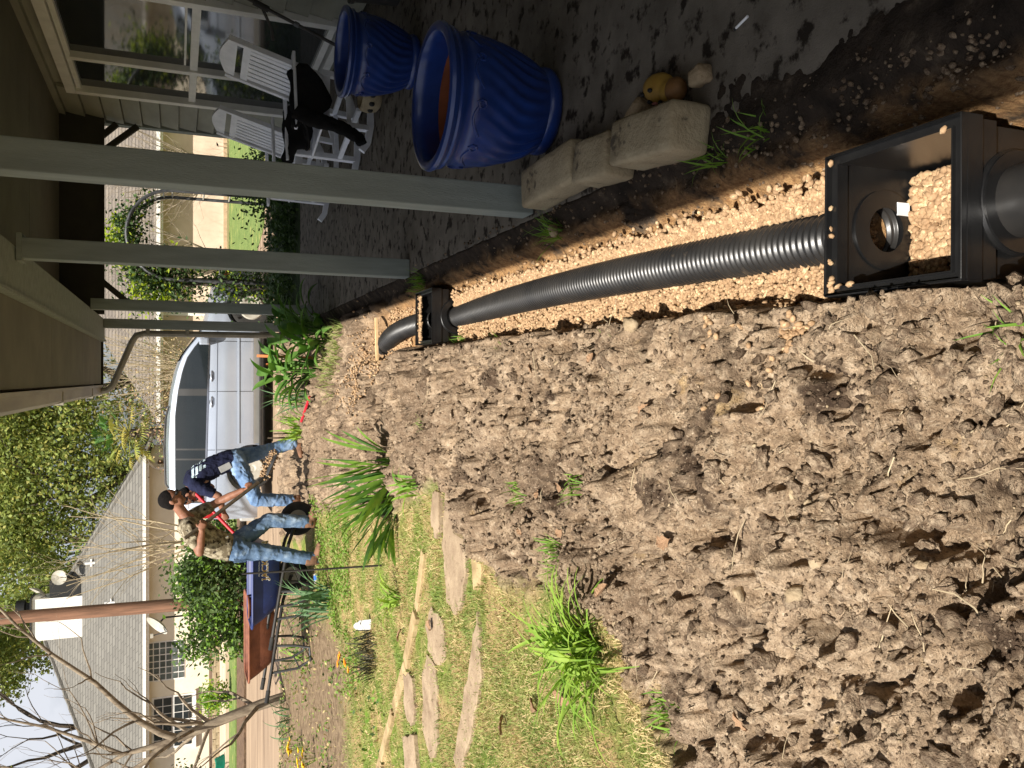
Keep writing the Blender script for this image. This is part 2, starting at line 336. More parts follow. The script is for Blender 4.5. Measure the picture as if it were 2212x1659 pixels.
# roof shingles: courses of small tabs in a brick pattern
def shingle(name, a, b, mortar):
    m = bpy.data.materials.new(name); m.use_nodes = True; N = m.node_tree.nodes; L = m.node_tree.links; P = N['Principled BSDF']
    tc = N.new('ShaderNodeTexCoord'); sx = N.new('ShaderNodeSeparateXYZ'); cb = N.new('ShaderNodeCombineXYZ'); L.new(tc.outputs['Object'], sx.inputs[0])
    ad = N.new('ShaderNodeMath'); ad.operation = 'ADD'; L.new(sx.outputs[0], ad.inputs[0]); L.new(sx.outputs[1], ad.inputs[1])
    L.new(ad.outputs[0], cb.inputs[0]); L.new(sx.outputs[2], cb.inputs[1])
    br = N.new('ShaderNodeTexBrick'); br.inputs['Scale'].default_value = 1.0; br.inputs['Brick Width'].default_value = 0.42; br.inputs['Row Height'].default_value = 0.115
    br.inputs['Mortar Size'].default_value = 0.012; br.inputs['Color1'].default_value = (*a, 1); br.inputs['Color2'].default_value = (*b, 1); br.inputs['Mortar'].default_value = (*mortar, 1)
    L.new(cb.outputs[0], br.inputs['Vector']); L.new(br.outputs['Color'], P.inputs['Base Color'])
    P.inputs['Roughness'].default_value = 0.9
    bp = N.new('ShaderNodeBump'); bp.inputs['Strength'].default_value = 0.6; bp.inputs['Distance'].default_value = 0.03
    iv = N.new('ShaderNodeMath'); iv.operation = 'SUBTRACT'; iv.inputs[0].default_value = 1.0; L.new(br.outputs['Fac'], iv.inputs[1]); L.new(iv.outputs[0], bp.inputs['Height']); L.new(bp.outputs[0], P.inputs['Normal'])
    return m
M_shing = shingle('grey_shingle', rgb(112, 109, 102), rgb(100, 97, 91), rgb(80, 78, 73))
M_shing2 = shingle('brown_shingle', rgb(120, 111, 100), rgb(102, 94, 86), rgb(72, 66, 60))

# ------------------------------------------------------------------ the ground near the camera
BND = np.array([(0.5, -4.2), (1.5, -3.2), (1.9, -2.0), (2.25, -1.35), (2.6, -1.22), (2.8, -0.98), (3.3, -0.92), (3.87, -1.07), (4.5, -0.86), (5.0, -0.70), (5.6, -0.88), (6.3, -1.05), (7.5, -1.2), (8.5, -1.35), (9.9, -1.62), (11.4, -2.2), (14, -2.6)])
def lawn_edge(Y): return np.interp(Y, BND[:, 0], BND[:, 1])
def trench_mid(Y):                                     # the trench bends towards the yard beyond the far basin
    return np.where(Y < 5.5, 0.40, 0.40-0.05*np.clip(Y-5.5, 0, 3)**1.5)
GOUGES = [(-0.34, 1.36, 0.16, 0.035, 1.45, 0.13), (-0.30, 1.17, 0.10, 0.05, 0.3, 0.12), (-0.14, 3.50, 0.12, 0.05, 0.9, 0.14), (-0.30, 3.35, 0.09, 0.04, 2.4, 0.10), (-0.62, 4.25, 0.14, 0.05, 1.2, 0.10), (-0.62, 1.62, 0.06, 0.04, 0.5, 0.12), (0.02, 1.62, 0.09, 0.022, 1.3, 0.09), (0.10, 1.48, 0.08, 0.02, 0.6, 0.08), (-0.45, 2.05, 0.08, 0.045, 2.0, 0.10), (-0.05, 2.3, 0.06, 0.035, 0.4, 0.09), (-0.95, 1.72, 0.09, 0.03, 2.6, 0.09)]
def ground_fields(X, Y):
    wx = X+0.05*(fbm(X*7, Y*7, 3)-0.5)+0.02*(vnoise(X*30, Y*30, 5)-0.5); wy = Y+0.05*(fbm(X*7+40, Y*7, 9)-0.5)+0.02*(vnoise(X*30, Y*30, 6)-0.5)
    edge = lawn_edge(Y)+0.22*(fbm(X*2.5, Y*2.5, 21)-0.5)
    lawn = sstep(0.10, -0.10, X-edge)
    bed = sstep(7.6, 8.6, Y+0.8*(fbm(X*1.5, Y*1.5, 31)-0.5))*sstep(-2.3, -3.0, X) * 1.0
    # spoil heap beside the trench
    heap = 0.085*np.exp(-((X+0.25)/0.55)**2)*sstep(0.9, 1.8, Y)*sstep(11.3, 9.6, Y) + 0.10*np.exp(-((Y-9.6)/1.1)**2-((X+0.5)/0.8)**2)
    base = heap + 0.05*(fbm(X*1.3, Y*1.3, 41)-0.5)
    ra = 0.866*wx+0.5*wy; rb = -0.5*wx+0.866*wy
    cl = 0.105*billow(ra*4.6, rb*4.6, 100, 1)+0.070*billow(wx*10.5, wy*10.5, 110, 1)+0.030*billow(rb*22, ra*22, 120, 1)+0.013*billow(wx*46, wy*46, 130, 2)+clods(wx, wy, 0.17, 100, 0.28, 0.22)+clods(wx, wy, 0.06, 140, 0.45, 0.30)+clods(wx, wy, 0.03, 150, 0.5, 0.3)
    pits = -0.10*sstep(0.60, 0.69, fbm(wx*6.5, wy*6.5, 61, 4))-0.06*sstep(0.60, 0.68, fbm(wx*15, wy*15, 66, 4))-0.015*sstep(0.60, 0.70, fbm(wx*34, wy*34, 68, 3))
    ruf = 0.45+0.95*fbm(X*1.6, Y*1.6, 71)
    soil = base+ruf*(cl+pits)+0.009*(fbm(X*62, Y*62, 75, 3)-0.5)-0.06
    for (gx_, gy_, gl_, gw_, ga_, gd_) in GOUGES:        # spade cuts and hollows
        ca_, sa_ = math.cos(ga_), math.sin(ga_); u_ = (X-gx_)*ca_+(Y-gy_)*sa_; v_ = -(X-gx_)*sa_+(Y-gy_)*ca_+0.04*(fbm(X*9, Y*9, 205)-0.5)
        soil = soil-gd_*np.exp(-(u_/gl_)**4-(v_/gw_)**4)
    turf = 0.015*(fbm(X*5, Y*5, 81)-0.5)-0.012+0.008*(fbm(X*40, Y*40, 85, 2)-0.5)
    z = soil*(1-lawn)+turf*lawn
    # trench
    m = trench_mid(Y); dl = m-X; dr = X-m; n1 = 0.05*(fbm(X*3+5, Y*6, 91)-0.5)+0.035*(vnoise(X*22, Y*22, 93)-0.5)
    inL = sstep(0.205, 0.165, dl+n1); inR = sstep(0.30, 0.17, dr+n1*1.5)
    endY = sstep(7.6, 6.2, Y)
    tr = inL*inR*endY
    floor = -0.155+0.012*(fbm(X*20, Y*20, 95)-0.5)+0.05*sstep(0.15, 0.3, dr)
    floor = floor-0.2*sstep(1.72, 1.66, Y)*sstep(0.6, 0.5, dr+0.3)   # dug deeper around the near basin
    z = z*(1-tr)+floor*tr
    # the strip between trench and slab: finer, flatter, lower
    strip = sstep(0.60, 0.68, X)
    z = z*(1-strip)+(-0.045+0.035*(fbm(X*9, Y*9, 97)-0.5)+0.5*clods(wx, wy, 0.04, 180, 0.5, 0.4))*strip
    # loose dirt kicked up over the edge of the slab, thinning out onto the concrete
    reach = 0.06+0.52*sstep(3.0, 1.7, Y)*(0.4+1.1*fbm(X*2+3, Y*2.4, 191)); over = sstep(0.68, 0.76, X)
    z = z*(1-over)+(0.010+0.026*(fbm(X*11, Y*11, 193, 4)-0.5)+0.4*clods(wx, wy, 0.03, 195, 0.5, 0.4)-0.07*np.clip((X-0.74)/reach, 0, 2)**1.3)*over
    shade_weeds = sstep(7.0, 8.2, Y)*sstep(0.0, 0.35, X)
    # holes where the basins sit
    for (y0, y1) in ((1.27, 1.68), (5.14, 5.56)):
        ins = (X > 0.20) & (X < 0.585) & (Y > y0-0.005) & (Y < y1+0.02); z = np.where(ins, -0.42, z)
    return z, lawn, np.clip(bed, 0, 1), tr, shade_weeds

NC, NR = 640, 580
q = np.linspace(0, 1, NR); inv = (1/(0.75+0.62))*(1-q)+(1/(14.0+0.62))*q; Yr = 1/inv-0.62
s_ = np.linspace(0, 1, NC)
XL = -0.75-0.72*Yr; XR = np.where(Yr < 8.0, 1.55, 1.55)
GX = XL[:, None]+(XR-XL)[:, None]*s_[None, :]; GY = np.repeat(Yr[:, None], NC, 1)
GZ, LAWN, BED, TR, SW = ground_fields(GX, GY)
idx = np.arange(NR*NC).reshape(NR, NC)
F = np.stack([idx[:-1, :-1], idx[:-1, 1:], idx[1:, 1:], idx[1:, :-1]], -1).reshape(-1, 4)
me = mesh_from('dug_ground', np.stack([GX, GY, GZ], -1).reshape(-1, 3), [F])
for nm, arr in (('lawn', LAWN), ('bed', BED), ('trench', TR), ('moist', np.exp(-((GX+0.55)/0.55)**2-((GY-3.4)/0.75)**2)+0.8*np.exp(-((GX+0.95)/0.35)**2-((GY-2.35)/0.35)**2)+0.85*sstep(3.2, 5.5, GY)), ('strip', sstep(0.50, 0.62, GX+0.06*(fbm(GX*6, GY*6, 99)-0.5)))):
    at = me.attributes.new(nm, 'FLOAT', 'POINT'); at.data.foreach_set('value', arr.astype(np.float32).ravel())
def ground_at(x, y):
    z = ground_fields(np.array([float(x)]), np.array([float(y)]))[0]; return float(z[0])

gm = bpy.data.materials.new('dug_ground'); gm.use_nodes = True; N = gm.node_tree.nodes; L = gm.node_tree.links; P = N['Principled BSDF']
P.inputs['Roughness'].default_value = 0.96; P.inputs['Specular IOR Level'].default_value = 0.1
tc = N.new('ShaderNodeTexCoord')
def gnoise(sc, det=7, rough=0.62):
    n = N.new('ShaderNodeTexNoise'); n.inputs['Scale'].default_value = sc; n.inputs['Detail'].default_value = det; n.inputs['Roughness'].default_value = rough
    L.new(tc.outputs['Object'], n.inputs['Vector']); return n.outputs['Fac']
def ramp(fac, *st):
    r = N.new('ShaderNodeValToRGB'); e = r.color_ramp.elements
    e[0].position, e[0].color = st[0][0], (*st[0][1], 1); e[1].position, e[1].color = st[-1][0], (*st[-1][1], 1)
    for p, c in st[1:-1]: x = e.new(p); x.color = (*c, 1)
    L.new(fac, r.inputs[0]); return r.outputs[0]
def mixc(f, a, b):
    m = N.new('ShaderNodeMix'); m.data_type = 'RGBA'; L.new(f, m.inputs[0]); L.new(a, m.inputs[6]); L.new(b, m.inputs[7]); return m.outputs[2]
def attr(n): a = N.new('ShaderNodeAttribute'); a.attribute_name = n; return a.outputs['Fac']
W3 = (1, 1, 1); B3 = (0, 0, 0)
soilc = ramp(gnoise(1.6), (0.30, rgb(104, 87, 71)), (0.46, rgb(163, 139, 113)), (0.62, rgb(200, 176, 148)))
crumb = ramp(gnoise(26, 5, 0.7), (0.34, rgb(98, 81, 65)), (0.50, rgb(174, 150, 123)), (0.66, rgb(228, 207, 178)))
m1 = N.new('ShaderNodeMix'); m1.data_type = 'RGBA'; m1.inputs[0].default_value = 0.5; L.new(soilc, m1.inputs[6]); L.new(crumb, m1.inputs[7]); soil = m1.outputs[2]
soil = mixc(ramp(gnoise(3.1, 4), (0.56, B3), (0.66, W3)), soil, ramp(gnoise(30, 4), (0.35, rgb(66, 53, 43)), (0.65, rgb(104, 86, 70))))
soil = mixc(ramp(gnoise(5.3, 3), (0.66, B3), (0.74, W3)), soil, ramp(gnoise(40, 4), (0.35, rgb(176, 146, 106)), (0.65, rgb(206, 178, 136))))
thatch = ramp(gnoise(22, 6), (0.32, rgb(124, 104, 72)), (0.50, rgb(178, 154, 108)), (0.66, rgb(150, 142, 84)))
thatch = mixc(ramp(gnoise(2.0, 3), (0.44, B3), (0.58, W3)), thatch, ramp(gnoise(30, 5), (0.35, rgb(92, 112, 46)), (0.65, rgb(140, 152, 74))))
bedc = ramp(gnoise(12, 6), (0.35, rgb(104, 86, 68)), (0.65, rgb(150, 130, 104)))
grav = ramp(gnoise(60, 3), (0.35, rgb(150, 112, 76)), (0.65, rgb(200, 160, 112)))
mo = N.new('ShaderNodeMath'); mo.operation = 'MULTIPLY'; L.new(attr('moist'), mo.inputs[0]); L.new(ramp(gnoise(4.5, 5), (0.36, B3), (0.56, (0.75, 0.75, 0.75))), mo.inputs[1])
soil = mixc(mo.outputs[0], soil, ramp(gnoise(34, 5, 0.7), (0.34, rgb(62, 50, 40)), (0.55, rgb(112, 93, 76)), (0.70, rgb(172, 150, 126))))
soil = mixc(ramp(gnoise(120, 3, 0.6), (0.60, B3), (0.68, (0.7, 0.7, 0.7))), soil, ramp(gnoise(20, 2), (0.3, rgb(206, 184, 156)), (0.7, rgb(226, 206, 178))))
soil = mixc(ramp(gnoise(85, 3, 0.6), (0.34, (0.65, 0.65, 0.65)), (0.44, B3)), soil, ramp(gnoise(20, 2), (0.3, rgb(72, 58, 47)), (0.7, rgb(96, 79, 64))))
soil = mixc(attr('strip'), soil, ramp(gnoise(9, 6), (0.35, rgb(46, 40, 35)), (0.6, rgb(72, 62, 53)), (0.72, rgb(112, 99, 84))))  # soil beside the slab coloured darker to deepen the porch shade
c = mixc(attr('lawn'), soil, thatch); c = mixc(attr('bed'), c, bedc)
tw = N.new('ShaderNodeMath'); tw.operation = 'MULTIPLY'; L.new(attr('trench'), tw.inputs[0]); L.new(ramp(gnoise(7, 4), (0.36, B3), (0.5, W3)), tw.inputs[1])
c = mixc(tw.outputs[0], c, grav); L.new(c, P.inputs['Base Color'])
bp = N.new('ShaderNodeBump'); bp.inputs['Strength'].default_value = 1.0; bp.inputs['Distance'].default_value = 0.02
L.new(gnoise(95, 6, 0.7), bp.inputs['Height']); L.new(bp.outputs[0], P.inputs['Normal'])
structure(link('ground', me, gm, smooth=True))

# far ground: one sheet to the horizon, lying just below everything built on it
M_far = mat('far_ground', rgb(132, 124, 84), rgb(96, 104, 58), rough=0.95, scale=0.6, lo=0.4, hi=0.6, c3=rgb(128, 108, 84), s3=0.8, lim3=(0.5, 0.62), bump=0.5, bscale=20, bdist=0.03)
fx = [-900, -13.0, 0.76, 900]; fy = [-900, -6.0, 14.0, 900]
mb = MB()
for i in range(3):
    for j in range(3):
        x0, x1, y0, y1 = fx[i], fx[i+1], fy[j], fy[j+1]
        if i == 1 and j == 1: continue
        mb.add([(x0, y0, -0.06), (x1, y0, -0.06), (x1, y1, -0.06), (x0, y1, -0.06)], [(0, 1, 2, 3)])
# underlay well below the dug patch so that nothing is open to the sky beneath it
mb.add([(-13.0, -6, -0.6), (0.76, -6, -0.6), (0.76, 14, -0.6), (-13.0, 14, -0.6)], [(0, 1, 2, 3)])
structure(mb.build('terrain', M_far, fix=False))
M_behind = mat('near_soil', SOIL_L, SOIL_D, rough=0.95, scale=6, bump=0.6, bscale=40, bdist=0.03)
mb = MB(); mb.add([(-13, -6, -0.02), (0.76, -6, -0.02), (0.76, 0.76, -0.02), (-13, 0.76, -0.02)], [(0, 1, 2, 3)])
mb.add([(-13, 0.76, -0.03), (-1.2, 0.76, -0.03), (-10.82, 14.0, -0.03), (-13, 14.0, -0.03)], [(0, 1, 2, 3)])
structure(mb.build('side_ground', M_behind, fix=False))

# driveway, lawn across it, mulch strip, kerb
M_drive = mat('driveway', rgb(158, 136, 112), rgb(132, 112, 92), rough=0.95, scale=1.6, stretch=(0.25, 1.4, 1), bump=0.4, bscale=40, c3=rgb(112, 92, 74), s3=1.6, lim3=(0.56, 0.66), st3=(0.15, 1.6, 1))
mb = MB(); mb.prism([(-40, 13.85), (2.6, 13.85), (2.6, 13.85), (30, 13.7), (30, 16.4), (3.0, 16.6), (2.2, 21.0), (-40, 21.3)], 'z', -0.10, -0.012)
structure(mb.build('driveway', M_drive))
M_lawn = mat('lawn_green', rgb(116, 132, 70), rgb(92, 112, 54), rough=0.95, scale=3, bump=0.8, bscale=60, bdist=0.03, c3=rgb(166, 160, 90), s3=2, lim3=(0.55, 0.7))
mb = MB(); mb.prism([(2.9, 16.9), (30, 16.7), (30, 28.2), (-2, 28.2), (2.1, 21.6)], 'z', -0.10, 0.0)
structure(mb.build('lawn', M_lawn))
M_mulch = mat('mulch', rgb(120, 96, 74), rgb(80, 62, 48), rough=0.95, scale=6, bump=0.8, bscale=30, bdist=0.04)
mb = MB(); mb.prism([(-40, 21.7), (1.6, 21.5), (0.8, 24.2), (-40, 24.6)], 'z', -0.10, 0.01); structure(mb.build('mulch_strip', M_mulch))
mb = MB(); mb.prism([(-40, 24.8), (0.4, 24.4), (-0.6, 27.5), (-40, 27.8)], 'z', -0.10, 0.03); structure(mb.build('grass_verge', M_lawn))
M_patio = mat('patio', rgb(200, 180, 156), rgb(178, 158, 134), rough=0.9, scale=1.2, stretch=(0.3, 1.5, 1))
mb = MB(); mb.prism([(-40, 27.9), (-3.0, 27.9), (-3.0, 31.9), (-40, 31.9)], 'z', -0.10, 0.12); structure(mb.build('patio', M_patio))
mb = MB(); mb.prism([(-40, 32.0), (-2.6, 32.0), (-2.6, 50), (-40, 50)], 'z', -0.10, 0.33); structure(mb.build('raised_bed', M_mulch))
M_shrubbed = mat('shade_groundcover', rgb(64, 82, 42), rgb(44, 58, 30), rough=0.95, scale=9, bump=0.8, bscale=40, bdist=0.04)
mb = MB(); mb.prism([(0.78, 11.62), (12, 11.62), (12, 13.6), (0.78, 13.75)], 'z', -0.10, -0.008); structure(mb.build('planting_bed', M_shrubbed))

# porch slab
mb = MB(); mb.prism([(0.755, -3.0), (9.0, -3.0), (9.0, 11.55), (0.755, 11.55)], 'z', -0.16, 0.0)
slab = structure(mb.build('porch_slab', M_conc, bevel=0.012))

# ------------------------------------------------------------------ the porch house
house = thing('porch_house', 'pale grey-green porch of the near house with square posts and sided wall', 'house')
def part(name, mb, m, parent=house, **k): return mb.build(name, m, parent, **k)
WX = 3.3; WY0, WY1 = 7.72, 10.45; WZ0, WZ1 = 0.18, 2.58
# lapped siding boards, each its own piece
bh = 0.215
for k in range(14):
    z0 = 0.03+k*bh
    for (y0, y1) in ((-4.0, WY0-0.10), (WY1+0.10, 11.72)) if (WZ0-0.1 < z0+bh and z0 < WZ1+0.08) else ((-4.0, 11.72),):
        mb = MB(); mb.prism([(WX-0.046, z0), (WX-0.012, z0+bh-0.012), (WX+0.02, z0+bh-0.012), (WX+0.02, z0)], 'y', y0, y1); part('siding_board', mb, M_side)
mb = MB(); mb.box((WX+0.06, 3.86, 1.5), (0.07, 15.7, 3.0)); part('wall_core', mb, M_side)
mb = MB(); mb.box((WX+0.03, 11.80, 1.5), (0.16, 0.12, 3.0)); part('corner_board', mb, M_post)
mb = MB(); mb.box((6.2, 11.82, 1.5), (5.6, 0.10, 3.0)); part('end_wall', mb, M_side)
# tall window unit: frame, mullion, mid rails, four panes
win = part('window', MB().bar((WX-0.04, WY0-0.05, WZ0-0.06), (WX-0.04, WY1+0.05, WZ0-0.06), 0.11, 0.07), M_white)
def wpart(n, mb, m=M_white): return mb.build(n, m, win)
YM = 9.42
for y in (WY0-0.04, WY1+0.04): wpart('jamb', MB().box((WX-0.035, y, (WZ0+WZ1)/2), (0.10, 0.10, WZ1-WZ0+0.06)))
wpart('head_trim', MB().box((WX-0.035, (WY0+WY1)/2, WZ1+0.075), (0.10, WY1-WY0+0.18, 0.10)))
wpart('head_frame', MB().box((WX-0.02, (WY0+WY1)/2, WZ1-0.012), (0.07, WY1-WY0-0.03, 0.05)))
wpart('mullion', MB().box((WX-0.03, YM, (WZ0+WZ1)/2-0.005), (0.09, 0.09, WZ1-WZ0-0.05)))
for (a, b) in ((WY0+0.015, YM-0.05), (YM+0.05, WY1-0.015)):
    wpart('mid_rail', MB().box((WX-0.024, (a+b)/2, 1.39), (0.06, b-a, 0.075)))
    wpart('sill_rail', MB().box((WX-0.02, (a+b)/2, WZ0+0.03), (0.06, b-a, 0.06)))
    for (z0, z1) in ((WZ0+0.06, 1.352), (1.428, WZ1-0.04)):
        wpart('pane', MB().box((WX-0.004, (a+b)/2, (z0+z1)/2), (0.012, b-a+0.01, z1-z0+0.01)), M_wglass)
wpart('blind_headrail', MB().box((WX-0.03, YM-0.9, 1.475), (0.03, 1.5, 0.02)))
# ceiling, beam, soffit
for k in range(7):
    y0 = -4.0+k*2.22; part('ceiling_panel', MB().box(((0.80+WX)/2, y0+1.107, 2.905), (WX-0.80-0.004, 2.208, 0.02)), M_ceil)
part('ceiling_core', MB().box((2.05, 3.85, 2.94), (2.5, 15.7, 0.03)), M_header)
part('beam', MB().box((0.65, 4.2, 2.60), (0.30, 16.6, 0.28)), M_post)
part('beam_trim', MB().box((0.512, 4.2, 2.452), (0.02, 16.6, 0.02)), M_post)
for k in range(7):
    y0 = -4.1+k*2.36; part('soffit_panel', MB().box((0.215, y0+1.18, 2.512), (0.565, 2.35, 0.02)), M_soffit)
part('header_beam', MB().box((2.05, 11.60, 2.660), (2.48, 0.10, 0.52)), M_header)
part('header_cap', MB().box((2.05, 11.538, 2.408), (2.46, 0.02, 0.03)), M_header)
for (p0, p1) in (((3.22, 11.62, 2.02), (2.86, 11.62, 2.42)), ((0.90, 11.62, 2.05), (1.22, 11.62, 2.42)), ((3.22, 11.62, 2.26), (3.06, 11.62, 2.42))):
    part('knee_brace', MB().bar(p0, p1, 0.06, 0.07), M_header)
part('end_fascia', MB().box((0.25, 12.53, 2.60), (0.76, 0.03, 0.24)), M_header)
part('roof', MB().prism([(-0.14, 2.58), (-0.14, 2.68), (9.0, 5.35), (9.0, 5.25)], 'y', -4.2, 12.56), M_shing2)
part('fascia', MB().box((-0.10, 4.2, 2.58), (0.03, 16.6, 0.20)), M_gutter)
gut = part('gutter', MB().prism([(-0.118, 2.50), (-0.20, 2.50), (-0.235, 2.56), (-0.235, 2.64), (-0.225, 2.64), (-0.222, 2.565), (-0.19, 2.515), (-0.118, 2.515)], 'y', -4.2, 12.48), M_gutter)
for y in (2.2, 5.3, 8.4, 11.2): MB().box((-0.178, y, 2.566), (0.124, 0.05, 0.145)).build('gutter_joint', M_gutter, gut)
MB().box((-0.175, 12.49, 2.565), (0.12, 0.012, 0.14)).build('gutter_end_cap', M_gutter, gut)
ds = part('downspout', MB().tube([(-0.17, 12.40, 2.505), (-0.16, 12.40, 2.43), (-0.10, 12.40, 2.36), (0.50, 12.36, 2.12), (0.59, 12.34, 2.06), (0.615, 12.33, 1.96), (0.625, 12.33, 0.06)], 0.042, n=8), M_gutter, smooth=True)
for z in (1.92, 1.42): MB().box((0.66, 12.28, z), (0.13, 0.012, 0.05)).build('strap', M_gutter, ds)
for (x, y, z1, w) in ((0.84, 3.63, 2.455, 0.128), (0.797, 5.86, 2.455, 0.128), (0.845, 10.5, 2.455, 0.125), (0.74, 12.33, 2.455, 0.125)):
    part('post', MB().box((x, y, z1/2+0.002), (w, w, z1)), M_post, bevel=0.006)
part('post_cap_trim', MB().box((0.80, 5.86, 2.44), (0.17, 0.17, 0.03)), M_post)

# ------------------------------------------------------------------ drain basins and pipes
def ring_plate(mb, w, z0, z1, r, n=32, cz=0.0, plane_y=0.0):
    """flat plate in the xz plane with a round hole"""
    out = []; inn = []
    for k in range(n):
        a = 2*math.pi*(k+0.5)/n; c, s = math.cos(a), math.sin(a)
        t = min((w/abs(c)) if abs(c) > 1e-6 else 9e9, ((z1-cz)/s if s > 0 else (z0-cz)/s) if abs(s) > 1e-6 else 9e9)
        out.append((c*t, plane_y, cz+s*t)); inn.append((c*r, plane_y, cz+s*r))
    mb.add(out+inn, [(k, (k+1) % n, n+(k+1) % n, n+k) for k in range(n)])
def make_basin():
    b = thing('catch_basin', 'x', 'drain')
    hx, hy = 0.160, 0.172; D = 0.37
    zc = -0.16; r = 0.078
    for s in (-1, 1):
        mb = MB(); ring_plate(mb, hx, -D, -0.012, r, cz=zc, plane_y=s*hy); ring_plate(mb, hx, -D, -0.012, r, cz=zc, plane_y=s*(hy+0.008))
        o = mb.build('end_wall', M_blkpl, b, fix=False)
        MB().lathe([(0.112, 0), (0.112, 0.006), (0.118, 0.012), (0.118, 0.018), (0.100, 0.018), (0.096, 0.030), (r, 0.030), (r, 0.0)], 40, (0, s*(hy+0.006) if s > 0 else -(hy+0.036), zc), 'y', close=True).build('pipe_collar', M_blkpl, o, smooth=True)
        MB().lathe([(0.104, 0), (0.104, 0.006), (r+0.002, 0.006), (r-0.02, 0.002), (r-0.02, -0.002)], 40, (0, s*hy-(0.006 if s > 0 else 0), zc), 'y', close=True).build('collar_face', M_blkpl, o, smooth=True)
        mb = MB()
        for x in (-0.12, -0.04, 0.06, 0.125): mb.box((x, s*(hy+0.013), -0.075), (0.006, 0.012, 0.05))
        mb.build('rib', M_blkpl, o)
    for s in (-1, 1):
        o = MB().box((s*(hx+0.004), 0, -D/2-0.006), (0.008, 2*hy+0.016, D-0.014)).build('side_wall', M_blkpl, b)
    MB().box((0, 0, -D-0.002), (2*hx, 2*hy, 0.008)).build('floor_plate', M_blkpl, b)
    # rim: flange, outer lip, inner lip
    mb = MB()
    def frame(x0, y0, x1, y1, z0, z1):                 # x0,y0 inner half sizes
        mb.box(((x0+x1)/2, 0, (z0+z1)/2), (x1-x0, 2*y1, z1-z0)); mb.box((-(x0+x1)/2, 0, (z0+z1)/2), (x1-x0, 2*y1, z1-z0))
        mb.box((0, (y0+y1)/2, (z0+z1)/2), (2*x0, y1-y0, z1-z0)); mb.box((0, -(y0+y1)/2, (z0+z1)/2), (2*x0, y1-y0, z1-z0))
    frame(hx-0.002, hy-0.002, hx+0.020, hy+0.028, -0.014, -0.006)
    rim = mb.build('rim', M_blkpl, b)
    mb = MB(); frame(hx+0.014, hy+0.022, hx+0.020, hy+0.028, -0.052, 0.014); mb.build('rim_lip', M_blkpl, rim, bevel=0.002)
    mb = MB(); frame(hx-0.006, hy-0.006, hx-0.002, hy-0.002, -0.03, 0.003); mb.build('inner_lip', M_blkpl, rim)
    mb = MB(); frame(hx+0.0085, hy+0.0085, hx+0.0135, hy+0.0215, -0.10, -0.0145); mb.build('skirt', M_blkpl, rim)
    return b
b1 = make_basin(); b1.location = (0.392, 1.475, -0.005); b1.rotation_euler = (0, 0, 0.0)
b1['label'] = 'open square black plastic catch basin nearest the camera with gravel inside'
b2 = copy_tree(b1); b2.location = (0.412, 5.345, 0.015); b2['label'] = 'farther square black plastic catch basin where the pipe ends by the second post'
for b in (b1, b2): b['group'] = 'black drain basins in the trench'
lab = MB().box((0.45, 1.639, -0.222), (0.034, 0.003, 0.042)).build('sticker', M_plaque, None)
lab.parent = b1; lab.matrix_parent_inverse = b1.matrix_basis.inverted(); lab.location = (0, 0, 0)

def corrugated(path_fn, L, r, pitch=0.0245, n=40, amp=0.0085, sub=6):
    V = []; m = int(L/pitch*sub); ts = np.linspace(0, 1, m)
    P = np.array([path_fn(t) for t in ts]); T = np.gradient(P, axis=0); T /= np.linalg.norm(T, axis=1)[:, None]
    up = np.array([0, 0, 1.0]); S = np.cross(T, up); S /= np.linalg.norm(S, axis=1)[:, None]; U = np.cross(S, T)
    ph = ts*L/pitch; prof = np.clip(np.abs(((ph % 1)-0.5)*2)*1.9-0.45, 0, 1); prof = prof*prof*(3-2*prof)
    R = r-amp*(1-prof)
    a = np.linspace(0, 2*math.pi, n, endpoint=False)
    V = P[:, None, :]+R[:, None, None]*(np.cos(a)[None, :, None]*S[:, None, :]+np.sin(a)[None, :, None]*U[:, None, :])
    ii = np.arange(m*n).reshape(m, n); j = np.roll(ii, -1, 1)
    F = np.stack([ii[:-1], ii[1:], j[1:], j[:-1]], -1).reshape(-1, 4)
    return V.reshape(-1, 3), F
def p_main(t):
    y = 1.66+t*(5.15-1.66); return (0.392+0.020*t+0.022*math.sin(t*math.pi), y, -0.165+0.05*math.sin(t*math.pi)**0.8)
V, F = corrugated(p_main, 3.49, 0.075)
o = link('drain_pipe', mesh_from('drain_pipe', V, [F]), M_pipe, smooth=True); tag(o, 'long black corrugated pipe lying in the gravel trench between the two basins', 'pipe')
def p_far(t):
    y = 5.50+t*1.9; return (0.412-0.02*t-0.25*t**2.2, y, -0.12+0.10*math.sin(t*math.pi*0.9)-0.12*t**3)
V, F = corrugated(p_far, 2.0, 0.075)
o = link('drain_pipe', mesh_from('drain_pipe_far', V, [F]), M_pipe, smooth=True); tag(o, 'short black corrugated pipe curving left into the soil beyond the far basin', 'pipe')
def p_near(t): return (0.392+0.03*t, 1.29-t*0.9, -0.165+0.05*t)
V, F = corrugated(p_near, 0.9, 0.080, amp=0.0)
o = link('drain_pipe', mesh_from('drain_pipe_near', V, [F]), M_pipe, smooth=True); tag(o, 'black pipe leaving the near basin toward the bottom of the picture', 'pipe')

